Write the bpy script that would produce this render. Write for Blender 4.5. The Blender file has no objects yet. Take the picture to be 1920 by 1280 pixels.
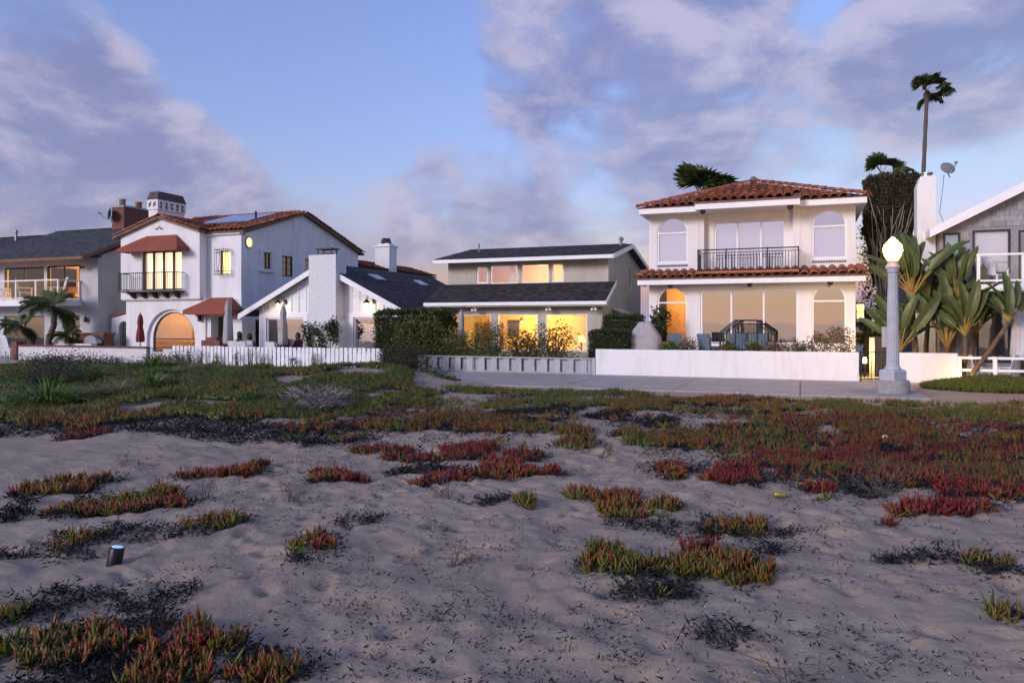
import bpy, math, random
import numpy as np
from mathutils import Vector, Matrix, Euler
S=bpy.context.scene; COL=S.collection
rad=math.radians
rng=np.random.default_rng(11); random.seed(11)

# ------------------------------------------------------------------ camera, sky, sun, exposure
cam=bpy.data.cameras.new('camera'); cob=bpy.data.objects.new('camera',cam); COL.objects.link(cob); S.camera=cob
cam.sensor_width=36; cam.lens=26.25; cam.shift_y=-34/1920; cam.clip_start=.05; cam.clip_end=20000
cob.location=(0,0,1.7); cob.rotation_euler=(rad(90),0,rad(21.1))
S.render.engine='CYCLES'
S.view_settings.view_transform='Standard'; S.view_settings.look='None'; S.view_settings.gamma=1
S.view_settings.exposure=2.66
SUN_AZ,SUN_EL=206.0,1.2
class G:                                   # small node-graph helper
    def __init__(s,nt): s.t=nt
    def n(s,typ,**k):
        o=s.t.nodes.new('ShaderNode'+typ)
        for a,b in k.items(): setattr(o,a,b)
        return o
    def put(s,sock,v):
        if isinstance(v,bpy.types.NodeSocket): s.t.links.new(v,sock)
        elif v is not None: sock.default_value=v
    def m(s,op,a,b=None,c=None,clamp=False):
        o=s.n('Math',operation=op,use_clamp=clamp)
        for i,v in enumerate((a,b,c)): s.put(o.inputs[i],v)
        return o.outputs[0]
    def noise(s,vec,scale,detail=4,rough=.55,dist=0):
        o=s.n('TexNoise'); s.put(o.inputs['Vector'],vec); o.inputs['Scale'].default_value=scale; o.inputs['Detail'].default_value=detail
        o.inputs['Roughness'].default_value=rough; o.inputs['Distortion'].default_value=dist
        return o.outputs['Fac']
    def rng(s,v,a,b,c=0,d=1,smooth=False):
        o=s.n('MapRange',interpolation_type='SMOOTHSTEP' if smooth else 'LINEAR')
        for i,x in enumerate((v,a,b,c,d)): s.put(o.inputs[i],x)
        return o.outputs[0]
    def mix(s,f,a,b,mode='MIX'):
        o=s.n('Mix',data_type='RGBA',blend_type=mode); s.put(o.inputs[0],f)
        for i,v in ((6,a),(7,b)): s.put(o.inputs[i],(*v,1) if isinstance(v,tuple) and len(v)==3 else v)
        return o.outputs[2]
    def ramp(s,f,stops):
        o=s.n('ValToRGB'); s.put(o.inputs[0],f); e=o.color_ramp.elements
        while len(e)<len(stops): e.new(.5)
        for i,(p,c) in enumerate(stops): e[i].position=p; e[i].color=(*c,1)
        return o.outputs[0]
W=bpy.data.worlds.new('World'); S.world=W; W.use_nodes=True
g=G(W.node_tree)
sky=g.n('TexSky',sky_type='NISHITA',sun_disc=False); sky.sun_elevation=rad(SUN_EL); sky.sun_rotation=rad(SUN_AZ)
sky.air_density=1.0; sky.dust_density=.7; sky.ozone_density=3.0
tc=g.n('TexCoord').outputs['Generated']; sp=g.n('SeparateXYZ'); g.put(sp.inputs[0],tc)
cv=g.n('CombineXYZ'); g.put(cv.inputs[0],sp.outputs[0]); g.put(cv.inputs[1],sp.outputs[1]); g.put(cv.inputs[2],g.m('MULTIPLY',sp.outputs[2],1.9))
n1=g.noise(cv.outputs[0],5.2,10,.58,.3)
sh=g.n('VectorMath',operation='ADD'); g.put(sh.inputs[0],cv.outputs[0]); sh.inputs[1].default_value=(.012,.03,.055)
n2=g.noise(sh.outputs[0],5.2,6,.55,.3)
# where the banks of cloud hang: direction, angular size, thickness
CL=[(-.777,.58,.244,.125,.2),(-.742,.639,.201,.146,.22),(-.679,.713,.176,.106,.2),(-.635,.756,.161,.083,.18),(-.801,.585,.129,.134,.18),(-.544,.807,.231,.051,.14),(-.478,.854,.205,.078,.17),(-.421,.895,.145,.097,.15),(-.526,.842,.123,.096,.12),(-.279,.889,.363,.133,.2),(-.305,.905,.297,.111,.18),(-.18,.927,.329,.149,.22),(-.072,.94,.333,.097,.2),(-.151,.955,.254,.118,.12),(.132,.937,.322,.111,.2),(.192,.931,.312,.121,.22),(.092,.962,.257,.116,.18),(.167,.96,.224,.09,.16),(-.012,.976,.219,.114,.1),(-.108,.975,.194,.102,.08),(-.552,.773,.313,.189,-.25),(-.267,.944,.193,.079,-.03),(.023,.946,.322,.062,-.1),(-.40,.905,.14,.12,.13),(-.33,.935,.12,.1,.12),(-.22,.965,.17,.09,.1),(.219,.965,.144,.095,-.2),(-.67,.662,.335,.123,-.2),(.083,.981,.175,.095,-.15),(-.378,.901,.213,.061,-.1),(-.604,.758,.248,.074,-.15)]
bias=0.0
for x,y,z,r,w in CL:
    d=g.n('VectorMath',operation='DOT_PRODUCT'); g.put(d.inputs[0],tc); d.inputs[1].default_value=(x,y,z)
    b=g.rng(d.outputs['Value'],math.cos(r*1.25),math.cos(r*.2),0,w,True); bias=g.m('ADD',b,bias)
bias=g.m('MINIMUM',bias,.26)
dens=g.rng(g.m('ADD',n1,bias),.515,.76,0,1,True)
lit=g.rng(g.m('SUBTRACT',n1,n2),-.12,.16,0,1,True)
ccol=g.mix(lit,(.24,.25,.46),(.60,.54,.69))
cl=g.n('VectorMath',operation='MINIMUM'); g.put(cl.inputs[0],sky.outputs[0]); cl.inputs[1].default_value=(.66,.80,.95)
skc=g.mix(1.0,cl.outputs[0],(1.42,.98,1.12),'MULTIPLY')
skc=g.mix(.15,skc,(.48,.50,.70))
# low band of dusk haze, peach where the sun set and lavender opposite
sv=(math.sin(rad(SUN_AZ)),math.cos(rad(SUN_AZ)),0)
dd=g.n('VectorMath',operation='DOT_PRODUCT'); g.put(dd.inputs[0],tc); dd.inputs[1].default_value=sv
hz=g.mix(g.rng(dd.outputs['Value'],-.35,.95,0,1,True),(.42,.38,.56),(.98,.60,.44))
skc=g.mix(g.rng(sp.outputs[2],0,.085,.98,0,True),skc,hz)
bg=W.node_tree.nodes['Background']; g.put(bg.inputs[0],g.mix(g.m('MULTIPLY',dens,.76),skc,ccol)); bg.inputs[1].default_value=.15
# soft afterglow from where the sun went down, behind the camera
sl=bpy.data.lights.new('sun','SUN'); sl.energy=.38; sl.angle=rad(18); sl.color=(1,.9,.95)
so=bpy.data.objects.new('sun',sl); COL.objects.link(so)
sd=Vector((math.sin(rad(SUN_AZ))*math.cos(rad(19)),math.cos(rad(SUN_AZ))*math.cos(rad(19)),math.sin(rad(19))))
so.rotation_euler=sd.to_track_quat('Z','Y').to_euler()

# ------------------------------------------------------------------ materials
MAT={}
def newmat(name):
    m=bpy.data.materials.new(name); m.use_nodes=True; MAT[name]=m
    gg=G(m.node_tree); return m,gg,m.node_tree.nodes['Principled BSDF']
def M(name,col,rough=.75,var=.12,sc=2.5,bump=0,bs=60,metal=0,spec=.35,col2=None,rnd=0,stretch=(1,1,1)):
    m,gg,p=newmat(name)
    pos=gg.n('NewGeometry').outputs['Position']; pos0=pos
    if stretch!=(1,1,1):
        mp=gg.n('Mapping'); gg.put(mp.inputs[0],pos); mp.inputs['Scale'].default_value=stretch; pos=mp.outputs[0]
    nz=gg.rng(gg.noise(pos,sc,6,.6),.3,.7)
    a=tuple(max(0,c*(1-var)) for c in col); b=col2 or tuple(min(1,c*(1+var)) for c in col)
    c=gg.mix(nz,a,b)
    if rnd:
        oi=gg.n('ObjectInfo').outputs['Random']
        c=gg.mix(1.0,c,gg.ramp(oi,[(0,(1-rnd,1-rnd,1-rnd)),(1,(1,1,1))]),'MULTIPLY')
    if rnd: c=gg.mix(1.0,c,gg.ramp(gg.n('Attribute',attribute_name='pv').outputs['Fac'],[(0,(1,1,1)),(1,(1-rnd*1.3,)*3)]),'MULTIPLY')
    gg.put(p.inputs['Base Color'],c); p.inputs['Roughness'].default_value=rough; p.inputs['Metallic'].default_value=metal; p.inputs['Specular IOR Level'].default_value=spec
    if bump:
        bp=gg.n('Bump'); bp.inputs['Strength'].default_value=bump; bp.inputs['Distance'].default_value=.02
        gg.put(bp.inputs['Height'],gg.noise(pos0,bs,5,.65)); gg.put(p.inputs['Normal'],bp.outputs[0])
    return m
def brickmat(name,c1,c2,mortar,scale=1,bump=.6,bw=.22,bh=.075):
    m,gg,p=newmat(name)
    s=gg.n('SeparateXYZ'); gg.put(s.inputs[0],gg.n('NewGeometry').outputs['Position'])
    cb=gg.n('CombineXYZ'); gg.put(cb.inputs[0],gg.m('ADD',s.outputs[0],s.outputs[1])); gg.put(cb.inputs[1],s.outputs[2])
    b=gg.n('TexBrick'); gg.put(b.inputs['Vector'],cb.outputs[0]); b.inputs['Scale'].default_value=1
    b.inputs['Brick Width'].default_value=bw; b.inputs['Row Height'].default_value=bh; b.inputs['Mortar Size'].default_value=.008
    for k,c in (('Color1',c1),('Color2',c2),('Mortar',mortar)): b.inputs[k].default_value=(*c,1)
    nz=gg.noise(cb.outputs[0],6,4)
    gg.put(p.inputs['Base Color'],gg.mix(gg.rng(nz,.3,.75,0,.35),b.outputs['Color'],tuple(x*.6 for x in c1)))
    p.inputs['Roughness'].default_value=.85
    bp=gg.n('Bump'); bp.inputs['Strength'].default_value=bump; bp.inputs['Distance'].default_value=.012; bp.invert=True
    gg.put(bp.inputs['Height'],b.outputs['Fac']); gg.put(p.inputs['Normal'],bp.outputs[0]); return m
def glassmat(name,refl=.4,tint=(1,1,1),wob=.012):
    m,gg,p=newmat(name); nt=m.node_tree; nt.nodes.remove(p)
    t=gg.n('BsdfTransparent'); t.inputs[0].default_value=(*tint,1)
    gl=gg.n('BsdfGlossy'); gl.inputs['Roughness'].default_value=.01; gl.inputs['Color'].default_value=(.95,.93,.93,1)
    bp=gg.n('Bump'); bp.inputs['Strength'].default_value=wob; bp.inputs['Distance'].default_value=.1
    gg.put(bp.inputs['Height'],gg.noise(gg.n('NewGeometry').outputs['Position'],1.6,2)); gg.put(gl.inputs['Normal'],bp.outputs[0])
    lw=gg.n('LayerWeight'); lw.inputs[0].default_value=.25
    f=gg.m('MULTIPLY_ADD',lw.outputs['Fresnel'],.5,refl,True)
    mx=gg.n('MixShader'); gg.put(mx.inputs[0],f); gg.put(mx.inputs[1],t.outputs[0]); gg.put(mx.inputs[2],gl.outputs[0])
    gg.put(nt.nodes['Material Output'].inputs[0],mx.outputs[0]); return m
def glow(name,col,st,var=.3,sc=3,stretch=(1,1,1)):
    m,gg,p=newmat(name)
    pos=gg.n('NewGeometry').outputs['Position']; mp=gg.n('Mapping'); gg.put(mp.inputs[0],pos); mp.inputs['Scale'].default_value=stretch
    nz=gg.rng(gg.noise(mp.outputs[0],sc,4),.3,.7,1-var,1+var)
    p.inputs['Base Color'].default_value=(*[c*.8 for c in col],1); p.inputs['Emission Color'].default_value=(*col,1)
    gg.put(p.inputs['Emission Strength'],gg.m('MULTIPLY',nz,st)); p.inputs['Roughness'].default_value=.8; return m
def leafmat(name,stops,rough=.5,trans=.2,attr='rnd',tip=None,spec=.4):
    m,gg,p=newmat(name)
    a=gg.n('Attribute',attribute_name=attr).outputs['Fac']
    c=gg.ramp(a,stops)
    if tip:
        t=gg.n('Attribute',attribute_name='t').outputs['Fac']
        c=gg.mix(gg.rng(t,.25,1.0,0,.85),c,gg.ramp(a,tip))
    gg.put(p.inputs['Base Color'],c); p.inputs['Roughness'].default_value=rough; p.inputs['Specular IOR Level'].default_value=spec
    if trans:
        nt=m.node_tree; tr=gg.n('BsdfTranslucent'); gg.put(tr.inputs[0],c); mx=gg.n('MixShader'); mx.inputs[0].default_value=trans
        gg.put(mx.inputs[1],p.outputs[0]); gg.put(mx.inputs[2],tr.outputs[0]); gg.put(nt.nodes['Material Output'].inputs[0],mx.outputs[0])
    return m
M('stucco_white',(.75,.74,.74),.85,.11,1.3,.5,30,stretch=(1.5,1.5,.35))
M('stucco_warm',(.76,.735,.72),.85,.09,1.2,.5,30,stretch=(1.5,1.5,.35))
M('stucco_beige',(.46,.43,.37),.88,.15,1.3,.5,30,stretch=(1.5,1.5,.35))
M('stucco_grey',(.50,.50,.50),.9,.12,1.2,.5,30)
M('paint_white',(.80,.80,.80),.5,.05,3,.08,30)
M('board_white',(.78,.78,.77),.6,.05,2,.1,40)
M('fence_white',(.78,.78,.79),.65,.08,3,.15,40,rnd=.10)
M('fence_grey',(.42,.43,.45),.8,.2,5,.3,40,rnd=.18,stretch=(4,4,.6))
M('trim_brown',(.20,.10,.06),.7,.2,4)
M('iron',(.015,.015,.017),.5,.2,5,spec=.4)
M('bronze',(.07,.045,.035),.55,.3,3,.1,20)
M('frame_dark',(.035,.03,.03),.5,.2,4)
M('awning',(.27,.075,.045),.85,.12,2,.15,120)
M('red_canvas',(.20,.03,.03),.85,.2,5,.2,60)
M('grey_canvas',(.36,.34,.34),.9,.15,5,.3,50)
M('white_canvas',(.62,.62,.66),.9,.1,5,.3,50)
M('tile_clay',(.36,.10,.05),.75,.3,6,.25,50,rnd=.5,col2=(.50,.17,.09))
M('tile_bed',(.20,.13,.10),.9,.25,5,.3,30)
M('shingle_dark',(.06,.056,.058),.9,.3,7,.4,120,rnd=.5)
M('shingle_green',(.075,.085,.085),.9,.25,6,.4,120,rnd=.45)
M('wood_shingle',(.33,.32,.335),.85,.2,5,.3,70,rnd=.25,stretch=(4,4,.7))
M('concrete',(.36,.33,.32),.88,.12,1.2,.25,60,rnd=.08)
M('concrete_dark',(.30,.28,.26),.9,.25,6,.4,40)
M('lamp_paint',(.43,.44,.47),.55,.12,6,.12,60)
M('metal_grey',(.30,.31,.33),.4,.15,5,metal=.6)
M('dish_grey',(.22,.23,.25),.45,.1,3)
M('plastic_white',(.75,.75,.78),.4,.05,3)
M('black_plastic',(.012,.012,.014),.4,.2,10)
M('cushion_blue',(.13,.18,.22),.9,.15,6,.2,80)
M('green_door',(.03,.12,.09),.5,.15,4)
M('room_wall',(.72,.56,.34),.9,.08,1)
M('room_floor',(.30,.18,.09),.6,.2,3)
M('wood',(.22,.11,.05),.6,.25,6,.2,40,stretch=(3,3,.8))
M('dark_room',(.10,.085,.075),.9,.2,1)
M('blind',(.62,.64,.62),.85,.04,2,stretch=(1,1,12))
M('blind_green',(.16,.36,.32),.8,.05,2)
M('curtain',(.62,.60,.56),.9,.15,8,stretch=(9,9,.3))
M('blue_tile',(.05,.08,.16),.3,.4,12)
M('solar',(.16,.22,.32),.15,.1,2,spec=.8)
M('bark',(.13,.085,.055),.95,.35,8,.8,25)
M('palm_bark',(.12,.095,.075),.95,.35,14,.8,25,stretch=(1,1,4))
M('dry_stem',(.10,.08,.07),.95,.3,8)
M('grey_branch',(.30,.26,.23),.95,.3,8,.4,40)
M('petiole',(.40,.17,.045),.6,.35,4,col2=(.30,.26,.06))
M('skin',(.45,.27,.20),.6,.08,5); M('hair',(.02,.014,.012),.6,.3,30,.3,90)
M('jacket_brown',(.07,.035,.02),.9,.2,8,.3,60); M('jacket_plum',(.14,.04,.08),.9,.2,8,.3,60); M('jeans',(.04,.06,.11),.9,.2,8); M('pink',(.55,.22,.27),.9,.1,8)
M('can_gold',(.45,.33,.10),.3,.2,20,metal=.7); M('can_silver',(.55,.55,.56),.3,.1,20,metal=.9); M('ball_yellow',(.62,.58,.30),.9,.1,20)
M('shell',(.75,.72,.70),.5,.1,20); M('terracotta',(.38,.15,.08),.8,.2,6)
brickmat('brick_red',(.21,.055,.032),(.15,.035,.022),(.20,.17,.15))
brickmat('brick_white',(.76,.76,.77),(.72,.72,.73),(.62,.62,.63),bump=.5)
brickmat('brick_worn',(.73,.72,.72),(.66,.63,.62),(.57,.53,.51),bump=.6)
glassmat('glass',.30); glassmat('glass_mirror',.6); glassmat('glass_clear',.10); glassmat('glass_rail',.08)
glow('lamp_globe',(1,.52,.16),.65,.05); glow('bulb',(1,.62,.26),5,.05); glow('lit_curtain',(1,.74,.48),.19,.22,2,(5,5,.4)); glow('lit_warm',(1,.70,.26),.28,.15,3); glow('lit_white',(1,.74,.36),.2,.06,3); glow('speaker_light',(.5,.75,1),.06,.9,70)
leafmat('leaf_hedge',[(0,(.015,.028,.008)),(.6,(.045,.07,.018)),(1,(.09,.115,.03))])
leafmat('leaf_yellow',[(0,(.03,.045,.012)),(.5,(.10,.115,.025)),(1,(.24,.20,.05))])
leafmat('leaf_brown',[(0,(.02,.018,.012)),(.6,(.055,.055,.026)),(1,(.11,.085,.045))])
leafmat('leaf_cypress',[(0,(.03,.028,.016)),(.6,(.075,.062,.034)),(1,(.14,.105,.06))])
leafmat('leaf_palm',[(0,(.035,.06,.018)),(.6,(.08,.125,.034)),(1,(.17,.2,.055))])
leafmat('leaf_agapanthus',[(0,(.03,.07,.014)),(.6,(.10,.18,.028)),(1,(.22,.30,.06))])
leafmat('leaf_paradise',[(0,(.03,.055,.016)),(1,(.10,.12,.034))],.45,.15)
leafmat('grass_pale',[(0,(.14,.13,.06)),(1,(.36,.32,.19))])
leafmat('leaf_grey',[(0,(.05,.045,.05)),(.6,(.10,.09,.095)),(1,(.17,.15,.15))],.8,.1)
leafmat('leaf_statice',[(0,(.02,.03,.014)),(.55,(.05,.065,.035)),(.8,(.09,.06,.10)),(1,(.17,.11,.27))],.8,.1)
leafmat('leaf_succulent',[(0,(.07,.10,.04)),(.45,(.16,.15,.06)),(.7,(.26,.10,.09)),(1,(.34,.17,.16))],.5,.1)
leafmat('ice_leaf',[(0,(.075,.12,.016)),(.3,(.11,.135,.018)),(.6,(.16,.105,.017)),(.82,(.14,.03,.014)),(1,(.11,.011,.013))],.38,.12,'rnd',[(0,(.08,.11,.015)),(.25,(.13,.12,.018)),(.42,(.27,.09,.019)),(.62,(.32,.06,.02)),(.85,(.27,.025,.022)),(1,(.22,.015,.02))])
leafmat('ice_dead',[(0,(.006,.006,.008)),(.7,(.016,.015,.018)),(1,(.05,.04,.038))],.75,0)
leafmat('debris',[(0,(.010,.009,.010)),(1,(.04,.033,.03))],.9,0)
def sandmat():
    m,gg,p=newmat('sand'); pos=gg.n('NewGeometry').outputs['Position']
    big=gg.noise(pos,.35,4); mid=gg.noise(pos,3.2,6,.6); fine=gg.noise(pos,260,3,.7); sp_=gg.noise(pos,75,2,.8)
    c=gg.mix(gg.rng(big,.35,.65),(.27,.212,.17),(.355,.28,.222))
    c=gg.mix(gg.rng(mid,.3,.72,0,.45),c,(.19,.15,.12))
    c=gg.mix(gg.rng(fine,.35,.75,0,.5),c,(.47,.38,.30))
    c=gg.mix(gg.rng(sp_,.66,.72,0,.75),c,(.06,.05,.05))
    gg.put(p.inputs['Base Color'],c); p.inputs['Roughness'].default_value=.95; p.inputs['Specular IOR Level'].default_value=.15
    h=gg.m('ADD',gg.m('MULTIPLY',gg.noise(pos,14,5,.6),1.0),gg.m('MULTIPLY',fine,.12))
    b=gg.n('Bump'); b.inputs['Strength'].default_value=.5; b.inputs['Distance'].default_value=.035; gg.put(b.inputs['Height'],h); gg.put(p.inputs['Normal'],b.outputs[0])
sandmat()
M('sea',(.02,.03,.035),.10,.1,1,.2,1.5,spec=.5)
M('shaded_twig_core',(.022,.024,.013),.95,.5,18,.8,40)  # dark tone puts the shade among inner twigs into the colour
# globe of frosted glass: lets its bulb's light out
_m=MAT['lamp_globe']; _g=G(_m.node_tree); _mx=_g.n('MixShader'); _mx.inputs[0].default_value=.55; _t=_g.n('BsdfTransparent')
_g.put(_mx.inputs[1],_m.node_tree.nodes['Principled BSDF'].outputs[0]); _g.put(_mx.inputs[2],_t.outputs[0]); _g.put(_m.node_tree.nodes['Material Output'].inputs[0],_mx.outputs[0])

def stained(name,col,dirt):
    """old white render with scuffs, drips and hairline cracks"""
    m,gg,p=newmat(name); pos=gg.n('NewGeometry').outputs['Position']; mp=gg.n('Mapping'); gg.put(mp.inputs[0],pos); mp.inputs['Scale'].default_value=(3,3,.5)
    c=gg.mix(gg.rng(gg.noise(mp.outputs[0],1.6,6,.65),.48,.75,0,.45),col,dirt); c=gg.mix(gg.rng(gg.noise(pos,9,5,.7),.64,.72,0,.5),c,dirt)
    v=gg.n('TexVoronoi',feature='DISTANCE_TO_EDGE'); gg.put(v.inputs['Vector'],pos); v.inputs['Scale'].default_value=.9
    c=gg.mix(gg.m('MULTIPLY',gg.rng(v.outputs['Distance'],0,.006,1,0),gg.rng(gg.noise(pos,1.1,2),.5,.6,0,.3)),c,(.4,.38,.37)); gg.put(p.inputs['Base Color'],c); p.inputs['Roughness'].default_value=.85
    bp=gg.n('Bump'); bp.inputs['Strength'].default_value=.5; bp.inputs['Distance'].default_value=.02; gg.put(bp.inputs['Height'],gg.noise(pos,22,6,.65)); gg.put(p.inputs['Normal'],bp.outputs[0])
stained('old_render',(.76,.75,.75),(.52,.49,.47))
# ------------------------------------------------------------------ mesh helpers
def root_of(o):
    while o.parent: o=o.parent
    return o
def tag(o,label=None,cat=None,group=None,kind=None):
    for k,v in (('label',label),('category',cat),('group',group),('kind',kind)):
        if v: o[k]=v
    return o
def thing(name,label,cat,loc=(0,0,0),group=None):
    o=bpy.data.objects.new(name,None); o.empty_display_size=.1; COL.objects.link(o); o.location=loc
    return tag(o,label,cat,group)
def link(name,me,mat,parent=None,loc=None):
    o=bpy.data.objects.new(name,me); COL.objects.link(o)
    if mat and not me.materials: me.materials.append(MAT[mat])
    if parent: o.parent=parent
    if loc is not None: o.location=loc
    return o
class MB:
    def __init__(s): s.v=[]; s.f=[]
    def add(s,v,f):
        n=len(s.v); s.v+= [tuple(p) for p in v]; s.f+=[tuple(i+n for i in q) for q in f]; return s
    def box(s,x0,x1,y0,y1,z0,z1):
        return s.add([(x,y,z) for z in (z0,z1) for y in (y0,y1) for x in (x0,x1)],[(0,2,3,1),(4,5,7,6),(0,1,5,4),(2,6,7,3),(0,4,6,2),(1,3,7,5)])
    def obox(s,c,size,rot=(0,0,0)):
        m=Euler(rot).to_matrix(); c=Vector(c); h=Vector(size)/2
        v=[c+m@Vector((x*h.x,y*h.y,z*h.z)) for z in (-1,1) for y in (-1,1) for x in (-1,1)]
        return s.add(v,[(0,2,3,1),(4,5,7,6),(0,1,5,4),(2,6,7,3),(0,4,6,2),(1,3,7,5)])
    def prism(s,poly,off):
        n=len(poly); off=Vector(off); a=[Vector(p) for p in poly]; b=[p+off for p in a]
        return s.add(a+b,[tuple(range(n))[::-1],tuple(range(n,2*n))]+[(i,(i+1)%n,n+(i+1)%n,n+i) for i in range(n)])
    def tube(s,path,r,r1=None,n=8,cap=True):
        path=[Vector(p) for p in path]; k=len(path); rs=r if isinstance(r,(list,tuple)) else [r+((r if r1 is None else r1)-r)*i/max(1,k-1) for i in range(k)]
        vs=[]; up=None
        for i,p in enumerate(path):
            t=(path[min(i+1,k-1)]-path[max(i-1,0)]).normalized()
            if up is None: up=Vector((0,0,1)) if abs(t.z)<.9 else Vector((1,0,0))
            a=t.cross(up).normalized(); b=t.cross(a).normalized(); up=-b if False else up
            vs+=[p+(a*math.cos(2*math.pi*j/n)+b*math.sin(2*math.pi*j/n))*rs[i] for j in range(n)]
        fs=[(i*n+j,i*n+(j+1)%n,(i+1)*n+(j+1)%n,(i+1)*n+j) for i in range(k-1) for j in range(n)]
        if cap: fs+=[tuple(range(n))[::-1],tuple(range((k-1)*n,k*n))]
        return s.add(vs,fs)
    def lathe(s,prof,c=(0,0,0),n=16,fl=None):
        vs=[];k=len(prof)
        for r,z in prof:
            for j in range(n):
                rr=r*(fl(j) if fl else 1); a=2*math.pi*j/n; vs.append((c[0]+rr*math.cos(a),c[1]+rr*math.sin(a),c[2]+z))
        fs=[(i*n+j,i*n+(j+1)%n,(i+1)*n+(j+1)%n,(i+1)*n+j) for i in range(k-1) for j in range(n)]
        return s.add(vs,fs+[tuple(range(n))[::-1],tuple(range((k-1)*n,k*n))])
    def build(s,name,mat,parent=None,smooth=False,loc=None):
        o=Vector(root_of(parent).location) if parent else Vector(loc or (0,0,0))
        me=bpy.data.meshes.new(name); me.from_pydata([tuple(Vector(p)-o) for p in s.v],[],s.f)
        if smooth: me.polygons.foreach_set('use_smooth',[True]*len(me.polygons))
        me.update(); return link(name,me,mat,parent,None if parent else o)
def npmesh(name,V,Q=None,T=None,attrs=None,smooth=False):
    me=bpy.data.meshes.new(name); V=np.asarray(V,dtype=np.float32)
    Q=np.zeros((0,4),int) if Q is None else np.asarray(Q); T=np.zeros((0,3),int) if T is None else np.asarray(T)
    me.vertices.add(len(V)); me.vertices.foreach_set('co',V.ravel())
    L=np.concatenate([Q.ravel(),T.ravel()]).astype(np.int32); me.loops.add(len(L)); me.loops.foreach_set('vertex_index',L)
    st=np.concatenate([np.arange(len(Q))*4,len(Q)*4+np.arange(len(T))*3]).astype(np.int32)
    me.polygons.add(len(st)); me.polygons.foreach_set('loop_start',st)
    if smooth: me.polygons.foreach_set('use_smooth',np.ones(len(st),bool))
    for k,a in (attrs or {}).items():
        at=me.attributes.new(k,'FLOAT','POINT'); at.data.foreach_set('value',np.asarray(a,dtype=np.float32))
    me.update(calc_edges=True); me.validate(); return me
def pp(plane,c):                     # plane coordinates (u, z, depth into the wall) -> world
    if plane=='y': return lambda u,z,d: (u,c+d,z)
    if plane=='x': return lambda u,z,d: (c-d,u,z)
    return lambda u,z,d: (c+d,u,z)
def pbox(mb,plane,c,u0,u1,z0,z1,d0,d1):
    P=pp(plane,c); a=P(u0,z0,d0); b=P(u1,z1,d1)
    return mb.box(min(a[0],b[0]),max(a[0],b[0]),min(a[1],b[1]),max(a[1],b[1]),min(a[2],b[2]),max(a[2],b[2]))
def arcpts(u0,u1,zs,rise,n=14): 
    m=(u0+u1)/2; h=(u1-u0)/2
    return [(m-h*math.cos(math.pi*i/n),zs+rise*math.sin(math.pi*i/n)) for i in range(n+1)]
def wall(mb,plane,c,u0,u1,z0,z1,ops=(),t=.22):
    """a wall with real openings; an opening is (u0,u1,z0,z1[,arch rise])"""
    P=pp(plane,c); us=sorted({u0,u1,*[o[0] for o in ops],*[o[1] for o in ops]}); zs=sorted({z0,z1,*[o[2] for o in ops],*[o[3] for o in ops]})
    hole=lambda i,j: i<0 or j<0 or i>=len(us)-1 or j>=len(zs)-1 or any(o[0]<=us[i]+1e-6 and us[i+1]<=o[1]+1e-6 and o[2]<=zs[j]+1e-6 and zs[j+1]<=o[3]+1e-6 for o in ops)
    for i in range(len(us)-1):
        for j in range(len(zs)-1):
            if hole(i,j): continue
            a,b,cz,dz=us[i],us[i+1],zs[j],zs[j+1]
            for d in (0,t): mb.add([P(a,cz,d),P(b,cz,d),P(b,dz,d),P(a,dz,d)],[(0,1,2,3)])
            for (p,q,ni,nj) in (((a,cz),(b,cz),i,j-1),((a,dz),(b,dz),i,j+1),((a,cz),(a,dz),i-1,j),((b,cz),(b,dz),i+1,j)):
                if hole(ni,nj): mb.add([P(*p,0),P(*q,0),P(*q,t),P(*p,t)],[(0,1,2,3)])
    for o in ops:
        if len(o)>4:
            pts=arcpts(o[0],o[1],o[3]-o[4],o[4])
            for (ua,za),(ub,zb) in zip(pts,pts[1:]):
                for d in (0,t): mb.add([P(ua,za,d),P(ub,zb,d),P(ub,o[3],d),P(ua,o[3],d)],[(0,1,2,3)])
                mb.add([P(ua,za,0),P(ub,zb,0),P(ub,zb,t),P(ua,za,t)],[(0,1,2,3)])
    return mb
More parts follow.
